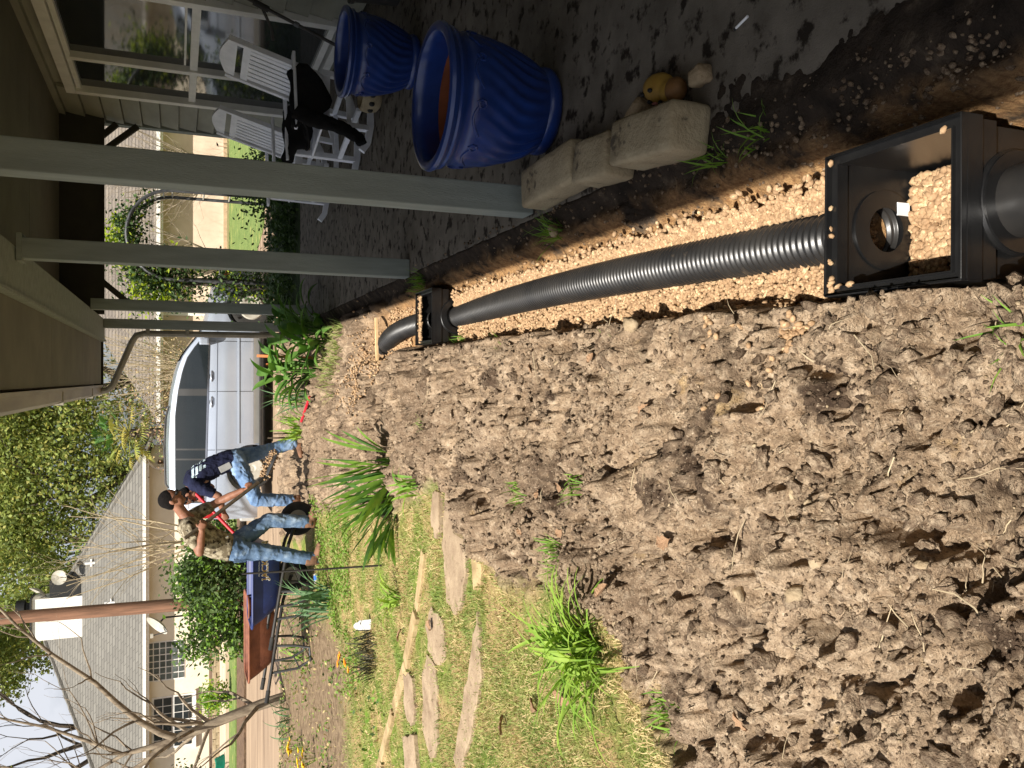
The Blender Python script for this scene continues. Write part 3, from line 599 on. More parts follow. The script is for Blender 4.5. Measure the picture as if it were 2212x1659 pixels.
# pebbles: icosphere templates scattered as one object
def ico(sub):
    bm = bmesh.new(); bmesh.ops.create_icosphere(bm, subdivisions=sub, radius=1.0)
    bm.verts.ensure_lookup_table(); V = np.array([v.co[:] for v in bm.verts]); F = np.array([[v.index for v in f.verts] for f in bm.faces]); bm.free(); return V, F
ICO1 = ico(1); ICO2 = ico(2); ICO3 = ico(3)
def rand_rot(n):
    qv = rng.normal(size=(n, 4)); qv /= np.linalg.norm(qv, axis=1)[:, None]; w, x, y, z = qv.T
    return np.stack([1-2*(y*y+z*z), 2*(x*y-z*w), 2*(x*z+y*w), 2*(x*y+z*w), 1-2*(x*x+z*z), 2*(y*z-x*w), 2*(x*z-y*w), 2*(y*z+x*w), 1-2*(x*x+y*y)], -1).reshape(n, 3, 3)
def scatter(tmpl, pos, scl, rot=None):
    """pos (n,3), scl (n,3) -> joined verts and faces"""
    V, F = tmpl; n = len(pos); rot = rand_rot(n) if rot is None else rot
    P = V[None]*scl[:, None, :]; P = np.einsum('nij,nkj->nki', rot, P)+pos[:, None, :]
    Fs = F[None]+(np.arange(n)*len(V))[:, None, None]
    return P.reshape(-1, 3), Fs.reshape(-1, F.shape[1])
def join(lst):
    Vs, Fs, b = [], [], 0
    for v, f in lst: Vs.append(v); Fs.append(f+b); b += len(v)
    return np.concatenate(Vs), np.concatenate(Fs)
px, py = [], []
yy = np.exp(rng.uniform(math.log(1.55), math.log(7.0), 20000)); xx = trench_mid(yy)+rng.uniform(-0.21, 0.25, 20000)
gz, gl, gb, gt, gs = ground_fields(xx, yy)
keep = (gt > 0.6) & (xx < 0.56+0.05*(fbm(xx*8, yy*8, 301)-0.5)) & ~((yy < 1.70)) & ~((yy > 5.12) & (yy < 5.58)) & ((yy < 5.6) | (fbm(xx*5, yy*5, 300) > 0.5))
xx, yy, gz = xx[keep], yy[keep], gz[keep]
sz = (0.0050+0.0040*rng.random(len(xx)))*(1+0.05*yy)
pos = np.stack([xx, yy, gz+0.006+0.010*rng.random(len(xx))], -1)
# a higher bank of gravel on the porch side of the pipe
yb = np.exp(rng.uniform(math.log(1.72), math.log(5.1), 5200)); xb = np.minimum(0.485+np.abs(rng.normal(0, 0.036, 5200))-0.01, 0.475+0.13*rng.random(5200))
zb = -0.115+0.08*np.clip((xb-0.5)/0.12, 0, 1)+0.006*rng.random(5200); pos = np.concatenate([pos, np.stack([xb, yb, zb], -1)]); sz = np.concatenate([sz, (0.006+0.0045*rng.random(5200))*(1+0.05*yb)])
# inside the near basin, a level bed of gravel, and crumbs on its rim
nb = 1500
pb = np.stack([rng.uniform(0.248, 0.536, nb), rng.uniform(1.312, 1.638, nb), -0.262+0.014*rng.random(nb)], -1)
pr = np.stack([np.array([0.23, 0.236, 0.245, 0.252, 0.30, 0.306, 0.37, 0.376, 0.39, 0.44, 0.226, 0.24, 0.26, 0.233, 0.228, 0.247]), 1.664+0.012*rng.random(16), np.full(16, -0.006)], -1)
pr2 = np.stack([np.array([0.232, 0.25, 0.555, 0.548, 0.238, 0.24, 0.242]), np.array([1.66, 1.662, 1.668, 1.33, 1.64, 1.60, 1.668]), np.full(7, -0.004)], -1)
nf = 260; pf = np.stack([rng.uniform(0.25, 0.57, nf), rng.uniform(5.49, 5.53, nf), np.full(nf, -0.0)+0.008*rng.random(nf)], -1)
# spilled handfuls on the soil
def heap(cx, cy, n, s):
    x = cx+rng.normal(0, s, n); y = cy+rng.normal(0, s, n); z = ground_fields(x, y)[0]; return np.stack([x, y, z+0.006], -1)
hp = np.concatenate([heap(0.12, 1.78, 60, 0.025), heap(0.05, 7.2, 520, 0.20), heap(-0.05, 1.9, 10, 0.08), heap(0.15, 2.1, 18, 0.06), heap(0.2, 6.6, 500, 0.12)])
pos = np.concatenate([pos, pb, pr, pr2, pf, hp]); sz = np.concatenate([sz, 0.0085+0.0045*rng.random(nb), np.full(16, 0.008), np.full(7, 0.009), np.full(nf, 0.011), np.full(len(hp), 0.010)])
scl = sz[:, None]*np.stack([1.15+0.4*rng.random(len(sz)), 0.9+0.3*rng.random(len(sz)), 0.65+0.25*rng.random(len(sz))], -1)
near = pos[:, 1] < 2.6
V, F = join([scatter(ICO2 if False else ICO1, pos[near], scl[near]), scatter(ICO1, pos[~near], scl[~near])])
o = link('pea_gravel', mesh_from('pea_gravel', V, [F]), M_gravel, smooth=True); tag(o, 'tan pea gravel bedding the pipe and lying inside the basins', 'gravel', kind='stuff')

# ------------------------------------------------------------------ clods, roots and litter on the dug soil
def clod_template(sub, seed, k=0.42):
    V, F = ico(sub); r = np.random.default_rng(seed); off = r.uniform(0, 50, 6)
    n = 0
    for i, (a, f) in enumerate(((1.0, 1.1), (0.55, 2.3), (0.3, 4.8))):
        n = n+a*(vnoise(V[:, 0]*f+off[i]+V[:, 2]*f*0.7, V[:, 1]*f+off[i+1]-V[:, 2]*f*0.6, seed+i)-0.5)
    V = V*(1+k*1.1*n)[:, None]
    for i in range(9):                                  # broken faces
        d_ = r.normal(size=3); d_ /= np.linalg.norm(d_); lim = r.uniform(0.45, 0.8); h_ = V@d_; V = V-np.maximum(h_-lim, 0)[:, None]*d_[None]*0.85
    m_ = vnoise(V[:, 0]*7+off[4]+V[:, 2]*4, V[:, 1]*7-V[:, 2]*5, seed+9)-0.5
    m2 = np.abs(2*vnoise(V[:, 0]*4.5+off[5]-V[:, 2]*3, V[:, 1]*4.5+V[:, 2]*3.5, seed+12)-1)
    return V*(1+0.26*m_-0.28*(1-m2)**3)[:, None], F
TB = [clod_template(3, 400+i, 0.6) for i in range(6)]; TM = [clod_template(2, 430+i, 0.6) for i in range(8)]; TS = [clod_template(1, 460+i, 0.5) for i in range(6)]
def soil_points(n, ylo, yhi, xlo=-4.5, xhi=0.24, p=1.0):
    y = 1/rng.uniform(1/(yhi+0.3), 1/(ylo+0.3), n)-0.3; x = rng.uniform(0, 1, n)*(xhi-np.maximum(xlo, -0.7-0.55*y))+np.maximum(xlo, -0.7-0.55*y)
    z, l, b, t, s = ground_fields(x, y); k = (l < 0.35) & (t < 0.1)
    return x[k], y[k], z[k]
parts = []
def clod_layer(T, n, smin, smax, ylo, yhi, sink):
    x, y, z = soil_points(n, ylo, yhi); m = len(x); s = smin*(smax/smin)**(rng.random(m)**1.8)
    which = rng.integers(0, len(T), m)
    for i in range(len(T)):
        w = which == i
        if not w.any(): continue
        S = s[w][:, None]*np.stack([0.9+0.5*rng.random(w.sum()), 0.9+0.4*rng.random(w.sum()), 0.6+0.35*rng.random(w.sum())], -1)
        parts.append(scatter(T[i], np.stack([x[w], y[w], z[w]+s[w]*sink], -1), S))
clod_layer(TB, 110, 0.026, 0.075, 1.1, 10, -0.22); clod_layer(TM, 1900, 0.009, 0.034, 1.05, 10, 0.02); clod_layer(TS, 18000, 0.0025, 0.010, 1.0, 10, 0.3)
clod_layer(TS, 11000, 0.007, 0.020, 2.6, 10.5, 0.35)
V, F = join(parts)
o = link('soil_clods', mesh_from('soil_clods', V, [F]), M_clod, smooth=False); tag(o, 'loose lumps of dug brown soil strewn over the spoil heap', 'soil', kind='stuff')
parts = []; clod_layer(TM, 22, 0.015, 0.045, 1.3, 6, 0.2); clod_layer(TS, 420, 0.004, 0.011, 1.0, 7, 0.3)
V, F = join(parts); o = link('pale_stones', mesh_from('pale_stones', V, [F]), M_pale, smooth=True); tag(o, 'small pale clay lumps and stones scattered in the dug soil', 'stones', kind='stuff')
# crumbs on the shaded strip by the slab
x = rng.uniform(0.56, 0.80, 900); y = 1/rng.uniform(1/7.0, 1/1.2, 900); z = np.where(x < 0.75, ground_fields(x, y)[0], 0.0); s = 0.003+0.010*rng.random(900)**2
V, F = scatter(TS[0], np.stack([x, y, z+0.003], -1), s[:, None]*np.ones((1, 3))); o = link('shade_litter', mesh_from('shade_litter', V, [F]), M_clod, smooth=True); tag(o, 'crumbs of soil and litter in the shade along the slab edge', 'litter', kind='stuff')
# roots and twigs
mb = MB()
x, y, z = soil_points(150, 1.15, 8)
for i in range(len(x)):
    a = random.uniform(0, 6.28); L_ = random.uniform(0.03, 0.16); r = random.uniform(0.0008, 0.0026)
    pts = []; cx, cy, cz = x[i], y[i], z[i]+0.012
    for k in range(4):
        pts.append((cx, cy, cz)); a += random.uniform(-0.5, 0.5); cx += math.cos(a)*L_/3; cy += math.sin(a)*L_/3; cz += random.uniform(-0.006, 0.012)
    mb.tube(pts, [r, r*0.9, r*0.7, r*0.35], n=5)
o = mb.build('roots', M_twig, smooth=True, fix=False); tag(o, 'thin pale roots and twigs sticking out of the dug soil', 'roots', kind='stuff')
# fallen leaves, each one a thing
def dead_leaf_mesh(seed):
    r = random.Random(seed); n = 7; vs = []; fs = []
    for i in range(n+1):
        t = i/n; w = 0.36*math.sin(math.pi*min(1, t*0.95+0.03))*(0.75+0.35*(i % 2)); zc = 0.10*math.sin(t*3.1)
        vs += [(t-0.5, -w, zc+0.12*r.random()+0.08), (t-0.5, 0, zc), (t-0.5, w, zc+0.12*r.random()+0.08)]
    for i in range(n): fs += [(3*i, 3*i+3, 3*i+4, 3*i+1), (3*i+1, 3*i+4, 3*i+5, 3*i+2)]
    me = bpy.data.meshes.new('dead_leaf'); me.from_pydata(vs, [], fs); me.materials.append(M_dead); return me
DL = [dead_leaf_mesh(i) for i in range(4)]
spots = [(-0.62, 3.05), (-0.42, 2.95), (-0.50, 3.3), (-0.33, 3.45), (-0.72, 3.62), (-0.85, 3.4), (-0.6, 4.2), (-0.1, 2.4), (0.08, 2.75), (0.05, 3.4), (-0.5, 2.2), (-0.95, 1.9), (-0.35, 1.65), (-0.2, 4.6), (-1.0, 1.55), (-0.75, 2.6)]
for i, (x, y) in enumerate(spots):
    o = bpy.data.objects.new('fallen_leaf', DL[i % 4]); COL.objects.link(o); s = random.uniform(0.04, 0.07)
    o.location = (x, y, ground_at(x, y)+0.018); o.scale = (s, s, s); o.rotation_euler = (random.uniform(-0.5, 0.5), random.uniform(-0.5, 0.5), random.uniform(0, 6.3))
    tag(o, 'curled dry brown leaf lying on the dug soil', 'leaf', 'fallen leaves on the dug soil')
spots = [(-1.5, 3.5), (-1.75, 3.9), (-1.35, 3.2), (-2.0, 3.3), (-1.9, 6.0), (-1.6, 5.2), (-2.6, 7.4), (-2.9, 7.6), (-1.8, 3.0)]
for i, (x, y) in enumerate(spots):
    o = bpy.data.objects.new('fallen_leaf', DL[i % 4]); COL.objects.link(o); s = random.uniform(0.07, 0.12)
    o.location = (x, y, ground_at(x, y)+0.03); o.scale = (s, s, s); o.rotation_euler = (random.uniform(-0.4, 0.4), random.uniform(-0.4, 0.4), random.uniform(0, 6.3))
    tag(o, 'dry tan leaf lying in the patchy grass', 'leaf', 'fallen leaves in the grass')

# ------------------------------------------------------------------ pots, blocks and small things on the slab
def make_pot():
    p = thing('glazed_pot', 'x', 'pot')
    prof = [(0.0, 0.004), (0.165, 0.004), (0.178, 0.016), (0.184, 0.035), (0.180, 0.055)]
    for i in range(22):
        t = i/21; prof.append((0.176+0.094*math.sin(t*1.45)**0.9, 0.062+0.338*t))
    prof += [(0.266, 0.412), (0.262, 0.43), (0.268, 0.446), (0.280, 0.456), (0.284, 0.468), (0.279, 0.476), (0.290, 0.486), (0.297, 0.500), (0.293, 0.514), (0.276, 0.520), (0.258, 0.514), (0.250, 0.498), (0.249, 0.47), (0.247, 0.43), (0.243, 0.40)]
    def wob(a, z):
        k = max(0, min(1, (z-0.06)/0.05))*max(0, min(1, (0.40-z)/0.06))
        k *= 0.35+0.65*max(0, min(1, (0.33-z)/0.15)); return 1+0.026*k*math.sin(26*a+7*math.sin(z*11)+z*9)
    MB().lathe(prof, 208, (0, 0, 0), wob=wob).build('body', M_blue, p, smooth=True)
    MB().lathe([(0.2425, 0.41), (0.240, 0.36), (0.225, 0.22), (0.17, 0.08), (0.0, 0.075)], 48).build('inner_wall', M_terra, p, smooth=True)
    for k in range(9):                                  # scroll ornament below the rim
        a0 = 2*math.pi*k/9; mb = MB(); pts = []
        for i in range(26):
            t = i/25
            if t < 0.62: da = 0.48*t/0.62; dz = -0.010+0.022*math.sin(t/0.62*math.pi*1.15-0.5); r = 0.0
            else:
                u = (t-0.62)/0.38*2*math.pi*1.35; rr = 0.021*(1-0.55*(t-0.62)/0.38); da = 0.48+(rr*math.sin(u))/0.268; dz = 0.004-0.020+rr*math.cos(u)
            z = 0.398+dz; R_ = np.interp(z, [q[1] for q in prof[:29]], [q[0] for q in prof[:29]])+0.001
            pts.append((R_*math.cos(a0+da), R_*math.sin(a0+da), z))
        mb.tube(pts, [0.0055]*20+[0.005, 0.0048, 0.0045, 0.0042, 0.004, 0.003], n=6).build('scroll', M_blue, p, smooth=True)
    return p
pot1 = make_pot(); pot1.location = (1.205, 3.42, 0.001); pot1['label'] = 'large blue glazed pot with scroll band standing nearest on the slab'; pot1.rotation_euler = (0, 0, 0.4)
pot1.scale = (1.04, 1.04, 1.06)
pot2 = copy_tree(pot1); pot2.location = (2.22, 5.66, 0.001); pot2.rotation_euler = (0, 0, 1.3); pot2['label'] = 'farther blue glazed pot in front of the rocking chairs'; pot2.scale = (1.0, 1.0, 1.0)
for p in (pot1, pot2): p['group'] = 'blue glazed garden pots'

def rough_block(name, c, d, rz, label, seed, m=M_stone, amp=0.006, group=None, tilt=0.0):
    bm = bmesh.new(); bmesh.ops.create_cube(bm, size=1.0)
    bmesh.ops.scale(bm, vec=d, verts=bm.verts); bmesh.ops.bevel(bm, geom=bm.edges[:], offset=0.010, segments=1, affect='EDGES')
    bmesh.ops.subdivide_edges(bm, edges=[e for e in bm.edges if e.calc_length() > 0.04], cuts=5, use_grid_fill=True)
    bm.verts.ensure_lookup_table(); P_ = np.array([v.co[:] for v in bm.verts])
    nx = fbm(P_[:, 0]*16+seed, P_[:, 1]*16+P_[:, 2]*13, seed)-0.5; ny = fbm(P_[:, 1]*14+seed, P_[:, 0]*11+P_[:, 2]*15, seed+3)-0.5
    for i, v in enumerate(bm.verts): v.co += v.co.normalized()*nx[i]*amp*2+Vector((0, 0, ny[i]*amp))
    me = bpy.data.meshes.new(name); bm.to_mesh(me); bm.free()
    o = link(name, me, m, smooth=True); o.location = c; o.rotation_euler = (0, tilt, rz)
    if label: tag(o, label, 'stone block', group)
    return o
G = 'limestone blocks along the slab edge'
rough_block('stone_block', (0.855, 3.17, 0.064), (0.17, 0.50, 0.13), 0.03, 'long limestone block lying against the foot of the nearest post', 5, group=G)
rough_block('stone_block', (0.825, 2.765, 0.064), (0.16, 0.27, 0.13), -0.08, 'dark-stained limestone block in the middle of the row of three', 9, group=G, tilt=0.05)
rough_block('stone_block', (0.805, 2.375, 0.072), (0.155, 0.39, 0.15), -0.10, 'largest limestone block at the near end of the row, beside the yellow ornament', 14, group=G, tilt=0.03)
ORN_S = 0.8
orn = thing('garden_ornament', 'yellow painted ornament with black spots lying behind the nearest limestone block', 'ornament', (0.985, 2.41, 0.0), 1.35)
mb = MB(); mb.ell((0.0, 0, 0.055), (0.10, 0.062, 0.055)); mb.ell((-0.09, 0.02, 0.05), (0.06, 0.05, 0.048)); remesh_obj('body', mb, M_yel, orn, 0.008, 3)
MB().ell((-0.13, 0.02, 0.052), (0.045, 0.052, 0.047)).build('head', M_ybr, orn, smooth=True)
for (x, y, z) in ((0.03, 0.058, 0.075), (-0.03, 0.064, 0.06), (0.06, 0.03, 0.097), (-0.02, 0.02, 0.109)): MB().ell((x, y, z), (0.014, 0.010, 0.010), 8, 6).build('spot', M_blackp, orn, smooth=True)
MB().ell((0.02, 0.062, 0.045), (0.03, 0.008, 0.02), 10, 6).build('cheek_patch', M_pink, orn, smooth=True)
orn.scale = (ORN_S, ORN_S, ORN_S)
rough_block('rock', (0.945, 2.57, 0.032), (0.05, 0.12, 0.065), 0.5, None, 21, M_pale, 0.02); o = bpy.data.objects['rock']; tag(o, 'white rock at the far end of the yellow ornament', 'rock')
o = rough_block('rock', (0.955, 2.20, 0.026), (0.06, 0.07, 0.055), 0.2, None, 23, M_pale, 0.02); tag(o, 'pale rock lying on the near side of the yellow ornament', 'rock')
cig = thing('cigarette_butt', 'white cigarette butt lying on the stained slab near the camera', 'litter', (1.055, 2.02, 0.006), 1.8)
MB().tube([(-0.03, 0, 0), (0.026, 0, 0)], 0.0042, n=10).build('paper', M_plaque, cig, smooth=True); MB().tube([(0.026, 0, 0), (0.034, 0, 0)], 0.0044, n=10).build('burnt_tip', M_blackp, cig)
o = rough_block('rock', (0.66, 3.35, 0.0), (0.05, 0.035, 0.04), 0.5, None, 25, M_pale, 0.02); tag(o, 'small white stone in the dark soil beside the nearest post', 'rock')

# ------------------------------------------------------------------ rocking chairs (front = +x)
def make_chair():
    c = thing('rocking_chair', 'x', 'chair')
    W = 0.29
    for s in (-1, 1):
        pts = [(0.48+0.0*0, s*W, 0.115), (0.40, s*W, 0.062), (0.25, s*W, 0.03), (0.05, s*W, 0.018), (-0.15, s*W, 0.03), (-0.33, s*W, 0.075), (-0.42, s*W, 0.12)]
        mb = MB()
        for a, b in zip(pts[:-1], pts[1:]): mb.bar(a, b, 0.03, 0.055)
        mb.build('rocker', M_chair, c)
        MB().bar((0.27, s*W, 0.05), (0.25, s*W, 0.63), 0.045, 0.05, up=(1, 0, 0)).build('front_leg', M_chair, c, bevel=0.004)
        MB().bar((-0.16, s*W, 0.05), (-0.20, s*(W-0.002), 0.43), 0.04, 0.05, up=(1, 0, 0)).build('rear_leg', M_chair, c)
        MB().bar((-0.17, s*(W-0.035), 0.36), (-0.42, s*(W-0.035), 1.16), 0.035, 0.05, up=(1, 0, 0)).build('back_stile', M_chair, c, bevel=0.004)
        MB().bar((-0.33, s*(W+0.02), 0.655), (0.34, s*(W+0.02), 0.648), 0.085, 0.026).build('arm', M_chair, c, bevel=0.008)
        MB().bar((-0.2, s*W, 0.39), (0.27, s*W, 0.41), 0.03, 0.07).build('seat_rail', M_chair, c)
        MB().bar((-0.16, s*W, 0.21), (0.26, s*W, 0.21), 0.022, 0.035).build('stretcher', M_chair, c)
    for x, z in ((0.27, 0.19), (-0.17, 0.22), (0.10, 0.12)): MB().bar((x, -W, z), (x, W, z), 0.03, 0.04).build('cross_stretcher', M_chair, c)
    for k in range(7):
        x = -0.14+k*0.068; MB().box((x, 0, 0.435-0.02*math.sin((k)/6*math.pi)), (0.058, 0.60, 0.018)).build('seat_slat', M_chair, c, bevel=0.003)
    def bk(z): return -0.17-(z-0.36)*0.3125
    for k in range(7):
        y = -0.186+k*0.062; MB().bar((bk(0.50)+0.002, y, 0.50), (bk(0.99)+0.002, y, 0.99), 0.046, 0.014, up=(1, 0, 0.3)).build('back_slat', M_chair, c)
    MB().bar((bk(0.48), -0.24, 0.48), (bk(0.48), 0.24, 0.48), 0.024, 0.06, up=(-0.3, 0, 1)).build('lower_rail', M_chair, c)
    MB().bar((bk(1.01), -0.24, 1.01), (bk(1.01), 0.24, 1.01), 0.024, 0.06, up=(-0.3, 0, 1)).build('upper_rail', M_chair, c)
    arc = [(-0.235, 0.0)]+[(-0.235+0.47*i/10, 0.075+0.055*math.sin(math.pi*i/10)) for i in range(11)]+[(0.235, 0.0)]
    mb = MB(); n = len(arc); vs = []
    for dx in (-0.011, 0.011):
        for (y, z) in arc: vs.append((bk(1.09+z)+dx, y, 1.09+z))
    mb.add(vs, [tuple(range(n)), tuple(range(2*n-1, n-1, -1))]+[(i, (i+1) % n, n+(i+1) % n, n+i) for i in range(n)]); mb.build('crest', M_chair, c)
    return c
ca = make_chair(); ca.location = (2.32, 7.32, 0.0); ca.rotation_euler = (0, 0, math.pi+0.22); ca['label'] = 'white slatted rocking chair with a black jacket over its arms'
cb = copy_tree(ca); cb.location = (2.25, 8.95, 0.0); cb.rotation_euler = (0, 0, math.pi+0.20); cb['label'] = 'white slatted rocking chair farther along the porch, half behind the nearest post'
for c in (ca, cb): c['group'] = 'white rocking chairs on the porch'
# jacket thrown over the near chair
jk = thing('jacket', 'black jacket draped over the arm and seat of the nearer rocking chair', 'jacket')
R = Matrix.Rotation(math.pi+0.22, 4, 'Z'); R.translation = (2.32, 7.32, 0)
T_ = lambda x, y, z: R @ Vector((x, y, z))
def jz(x, y):                                          # a sheet lying over both arms, sagging to the seat, one edge hanging outside
    sag = 0.69-0.19*math.exp(-(max(0, abs(y+0.02)-0.12)/0.12)**2)
    if y > 0.33: sag = 0.69-min(0.34, (y-0.33)*2.6)*(0.75+0.3*math.sin(x*9+1))
    if y < -0.33: sag = 0.69-(abs(y)-0.33)*2.0
    return sag+0.016*math.sin(x*23+y*17)+0.012*math.sin(y*41-x*9)
vs = []; fs = []; nx_, ny_ = 16, 30
for i in range(nx_+1):
    for j in range(ny_+1):
        y = -0.37+0.82*j/ny_; x = -0.20+0.50*i/nx_+0.05*math.sin(j*0.55)+0.03*math.sin(j*1.3+i); yo = y if y < 0.34 else 0.34+(y-0.34)*0.35
        vs.append(T_(x, yo, jz(x, y)+0.012))
for i in range(nx_):
    for j in range(ny_): fs.append((i*(ny_+1)+j, (i+1)*(ny_+1)+j, (i+1)*(ny_+1)+j+1, i*(ny_+1)+j+1))
mb = MB(); mb.add(vs, fs); jb = mb.build('body', M_cloth, jk, smooth=True); sm_ = jb.modifiers.new('t', 'SOLIDIFY'); sm_.thickness = 0.02
mb = MB(); mb.tube([T_(0.22, 0.36, 0.66), T_(0.30, 0.39, 0.52), T_(0.33, 0.41, 0.38), T_(0.38, 0.43, 0.26), T_(0.46, 0.46, 0.17), T_(0.52, 0.48, 0.15)], [(0.035, 0.07), (0.03, 0.072), (0.034, 0.062), (0.028, 0.058), (0.032, 0.05), (0.028, 0.048)], n=14, ell=T_(0, 1, 0)-T_(0, 0, 0)); remesh_obj('sleeve', mb, M_cloth, jk, 0.011, 2, 0.014)
# string trimmer leaning on the window
st = thing('string_trimmer', 'black string trimmer with orange motor leaning on the wall behind the far pot', 'garden tool')
a = Vector((3.10, 6.86, 1.30)); b = Vector((2.62, 6.72, 0.20)); MB().tube([a, b], 0.014, n=10).build('shaft', M_blackm, st, smooth=True)
mb = MB(); mb.ell(a+Vector((0.03, 0.0, 0.08)), (0.06, 0.07, 0.09)); mb.box(a+Vector((0.02, 0, 0.02)), (0.07, 0.07, 0.10)); remesh_obj('motor', mb, mat('orange_housing', rgb(206, 84, 40), rough=0.5), st, 0.01, 3)
m_ = a.lerp(b, 0.32); MB().tube([m_, m_+Vector((-0.02, 0.0, -0.02)), m_+Vector((-0.13, 0.10, -0.10)), m_+Vector((-0.20, 0.16, -0.12))], 0.013, n=8).build('handle', M_blackm, st, smooth=True)
MB().tube([a.lerp(b, 0.28), a.lerp(b, 0.38)], 0.026, n=10).build('grip', M_rubber, st, smooth=True); MB().tube([a.lerp(b, 0.56), a.lerp(b, 0.59)], 0.021, n=10).build('clamp', M_steel, st, smooth=True)
MB().lathe([(0.02, 0.0), (0.06, 0.0), (0.065, 0.04), (0.03, 0.06), (0.015, 0.09)], 20, (b.x, b.y, 0.12)).build('trimmer_head', M_blackm, st, smooth=True)
# tan planter below the chair, dark bin by the wall, black cup on the sill
pl = thing('planter', 'small tan planter with dark holes on the slab under the near chair', 'planter', (2.33, 6.75, 0.0))
MB().lathe([(0.0, 0.003), (0.10, 0.003), (0.13, 0.03), (0.145, 0.09), (0.135, 0.15), (0.115, 0.165), (0.105, 0.15), (0.11, 0.09), (0.0, 0.05)], 28).build('body', M_stone, pl, smooth=True)
for k in range(5):
    an = -2.9+k*0.5; MB().ell((0.139*math.cos(an), 0.139*math.sin(an), 0.09), (0.022, 0.022, 0.024), 10, 6).build('hole', M_blackp, pl, smooth=True)
bn = thing('plant_bin', 'black ribbed bin standing by the wall behind the far pot', 'bin', (2.98, 6.15, 0.0))
MB().lathe([(0.0, 0.003), (0.15, 0.003), (0.17, 0.32), (0.185, 0.33), (0.185, 0.36), (0.165, 0.36), (0.15, 0.06), (0.0, 0.05)], 28).build('body', M_blackm, bn, smooth=True)
# ------------------------------------------------------------------ flagstones and edging in the grass
def flag(name, pts, z, th, label, seed, m=M_flag, cat='flagstone', group='stepping stones in the grass', jit=0.022):
    r = random.Random(seed); n = len(pts); out = []
    for i in range(n):
        a = Vector(pts[i]); b = Vector(pts[(i+1) % n])
        for k in range(4):
            p = a.lerp(b, k/4); out.append((p.x+r.uniform(-jit, jit), p.y+r.uniform(-jit, jit)))
    mb = MB(); mb.prism(out, 'z', z-th, z); o = mb.build(name, m, None, bevel=0.006); tag(o, label, cat, group); return o
flag('flagstone', [(-0.70, 4.62), (-0.95, 4.52), (-1.30, 4.58), (-1.40, 4.72), (-1.36, 4.90), (-1.05, 4.98), (-0.72, 4.92), (-0.60, 4.75)], 0.010, 0.06, 'long flagstone running from the dug soil into the grass', 1)
flag('flagstone', [(-1.53, 4.98), (-1.72, 4.93), (-1.84, 5.05), (-1.80, 5.30), (-1.66, 5.36), (-1.50, 5.22)], 0.006, 0.06, 'small rounded flagstone in the middle of the grass path', 2)
flag('flagstone', [(-1.86, 5.14), (-2.12, 5.08), (-2.42, 5.12), (-2.52, 5.26), (-2.38, 5.42), (-2.02, 5.46), (-1.84, 5.32)], 0.006, 0.06, 'pale elongated flagstone left of the small rounded one', 3)
flag('flagstone', [(-2.10, 5.70), (-2.30, 5.62), (-2.48, 5.70), (-2.42, 5.90), (-2.18, 5.92)], 0.016, 0.05, 'grey flagstone half hidden in grass behind the elongated one', 4)
flag('flagstone', [(-2.5, 5.62), (-2.75, 5.52), (-3.0, 5.60), (-2.95, 5.86), (-2.62, 5.92)], 0.016, 0.05, 'flagstone at the left edge of the picture in the grass', 5)
flag('flagstone', [(-1.30, 4.32), (-1.62, 4.24), (-2.0, 4.42), (-2.35, 4.62), (-2.3, 4.74), (-1.9, 4.56), (-1.5, 4.42)], 0.012, 0.05, 'narrow tan flagstone along the near side of the path', 6)
flag('flagstone', [(-0.70, 5.02), (-0.92, 4.99), (-1.02, 5.08), (-0.94, 5.17), (-0.72, 5.14)], 0.03, 0.06, 'broken brown stone beside the long flagstone', 7)
flag('flagstone', [(-0.62, 4.28), (-0.84, 4.20), (-1.10, 4.26), (-1.16, 4.36), (-0.86, 4.42), (-0.64, 4.40)], 0.02, 0.05, 'yellowish flagstone in front of the long one at the dug edge', 8, M_edge)
ex = [(-1.15, 5.42), (-1.62, 5.60), (-2.08, 5.88), (-2.56, 6.25), (-3.1, 6.66), (-3.7, 7.1)]
for i in range(len(ex)-1):
    a = Vector((*ex[i], 0)); b = Vector((*ex[i+1], 0)); d = (b-a).normalized(); n = Vector((-d.y, d.x, 0))*0.055; a = a+d*0.02; b = b-d*0.02
    n = n*(0.7+0.35*((i*7) % 3)/2)
    o = flag('edging_stone', [(a-n)[:2], (b-n)[:2], (b+n)[:2], (a+n)[:2]], 0.012+0.008*(i % 2), 0.08, 'tan edging stone of the flower bed, '+('nearest the dug soil', 'second from the dug soil', 'in the middle of the row', 'second from the left edge of the picture', 'at the left edge of the picture')[i], 30+i, M_edge, 'edging', 'tan edging stones', 0.009)
hole = MB(); hole.lathe([(0.16, 0.012), (0.15, -0.02), (0.11, -0.10), (0.0, -0.14)], 24); 

# ------------------------------------------------------------------ grass
def blade_field(x, y, z, hmin, hmax, w, lean):
    n = len(x); h = hmin+(hmax-hmin)*rng.random(n); a = rng.uniform(0, 6.283, n); l = lean*rng.random(n)*h
    dx = np.cos(a); dy = np.sin(a); b = rng.uniform(0, 6.283, n); sx = np.cos(b)*w; sy = np.sin(b)*w
    p0 = np.stack([x-sx, y-sy, z], -1); p1 = np.stack([x+sx, y+sy, z], -1)
    m0 = np.stack([x-sx*0.7+dx*l*0.35, y-sy*0.7+dy*l*0.35, z+h*0.6], -1); m1 = np.stack([x+sx*0.7+dx*l*0.35, y+sy*0.7+dy*l*0.35, z+h*0.6], -1)
    t = np.stack([x+dx*l, y+dy*l, z+h*(1-0.25*(l/np.maximum(h, 1e-5)))], -1)
    V = np.stack([p0, p1, m1, m0, t], 1).reshape(-1, 3); base = np.arange(n)[:, None]*5
    return V, base+np.array([[0, 1, 2, 3]]), base+np.array([[3, 2, 4]])
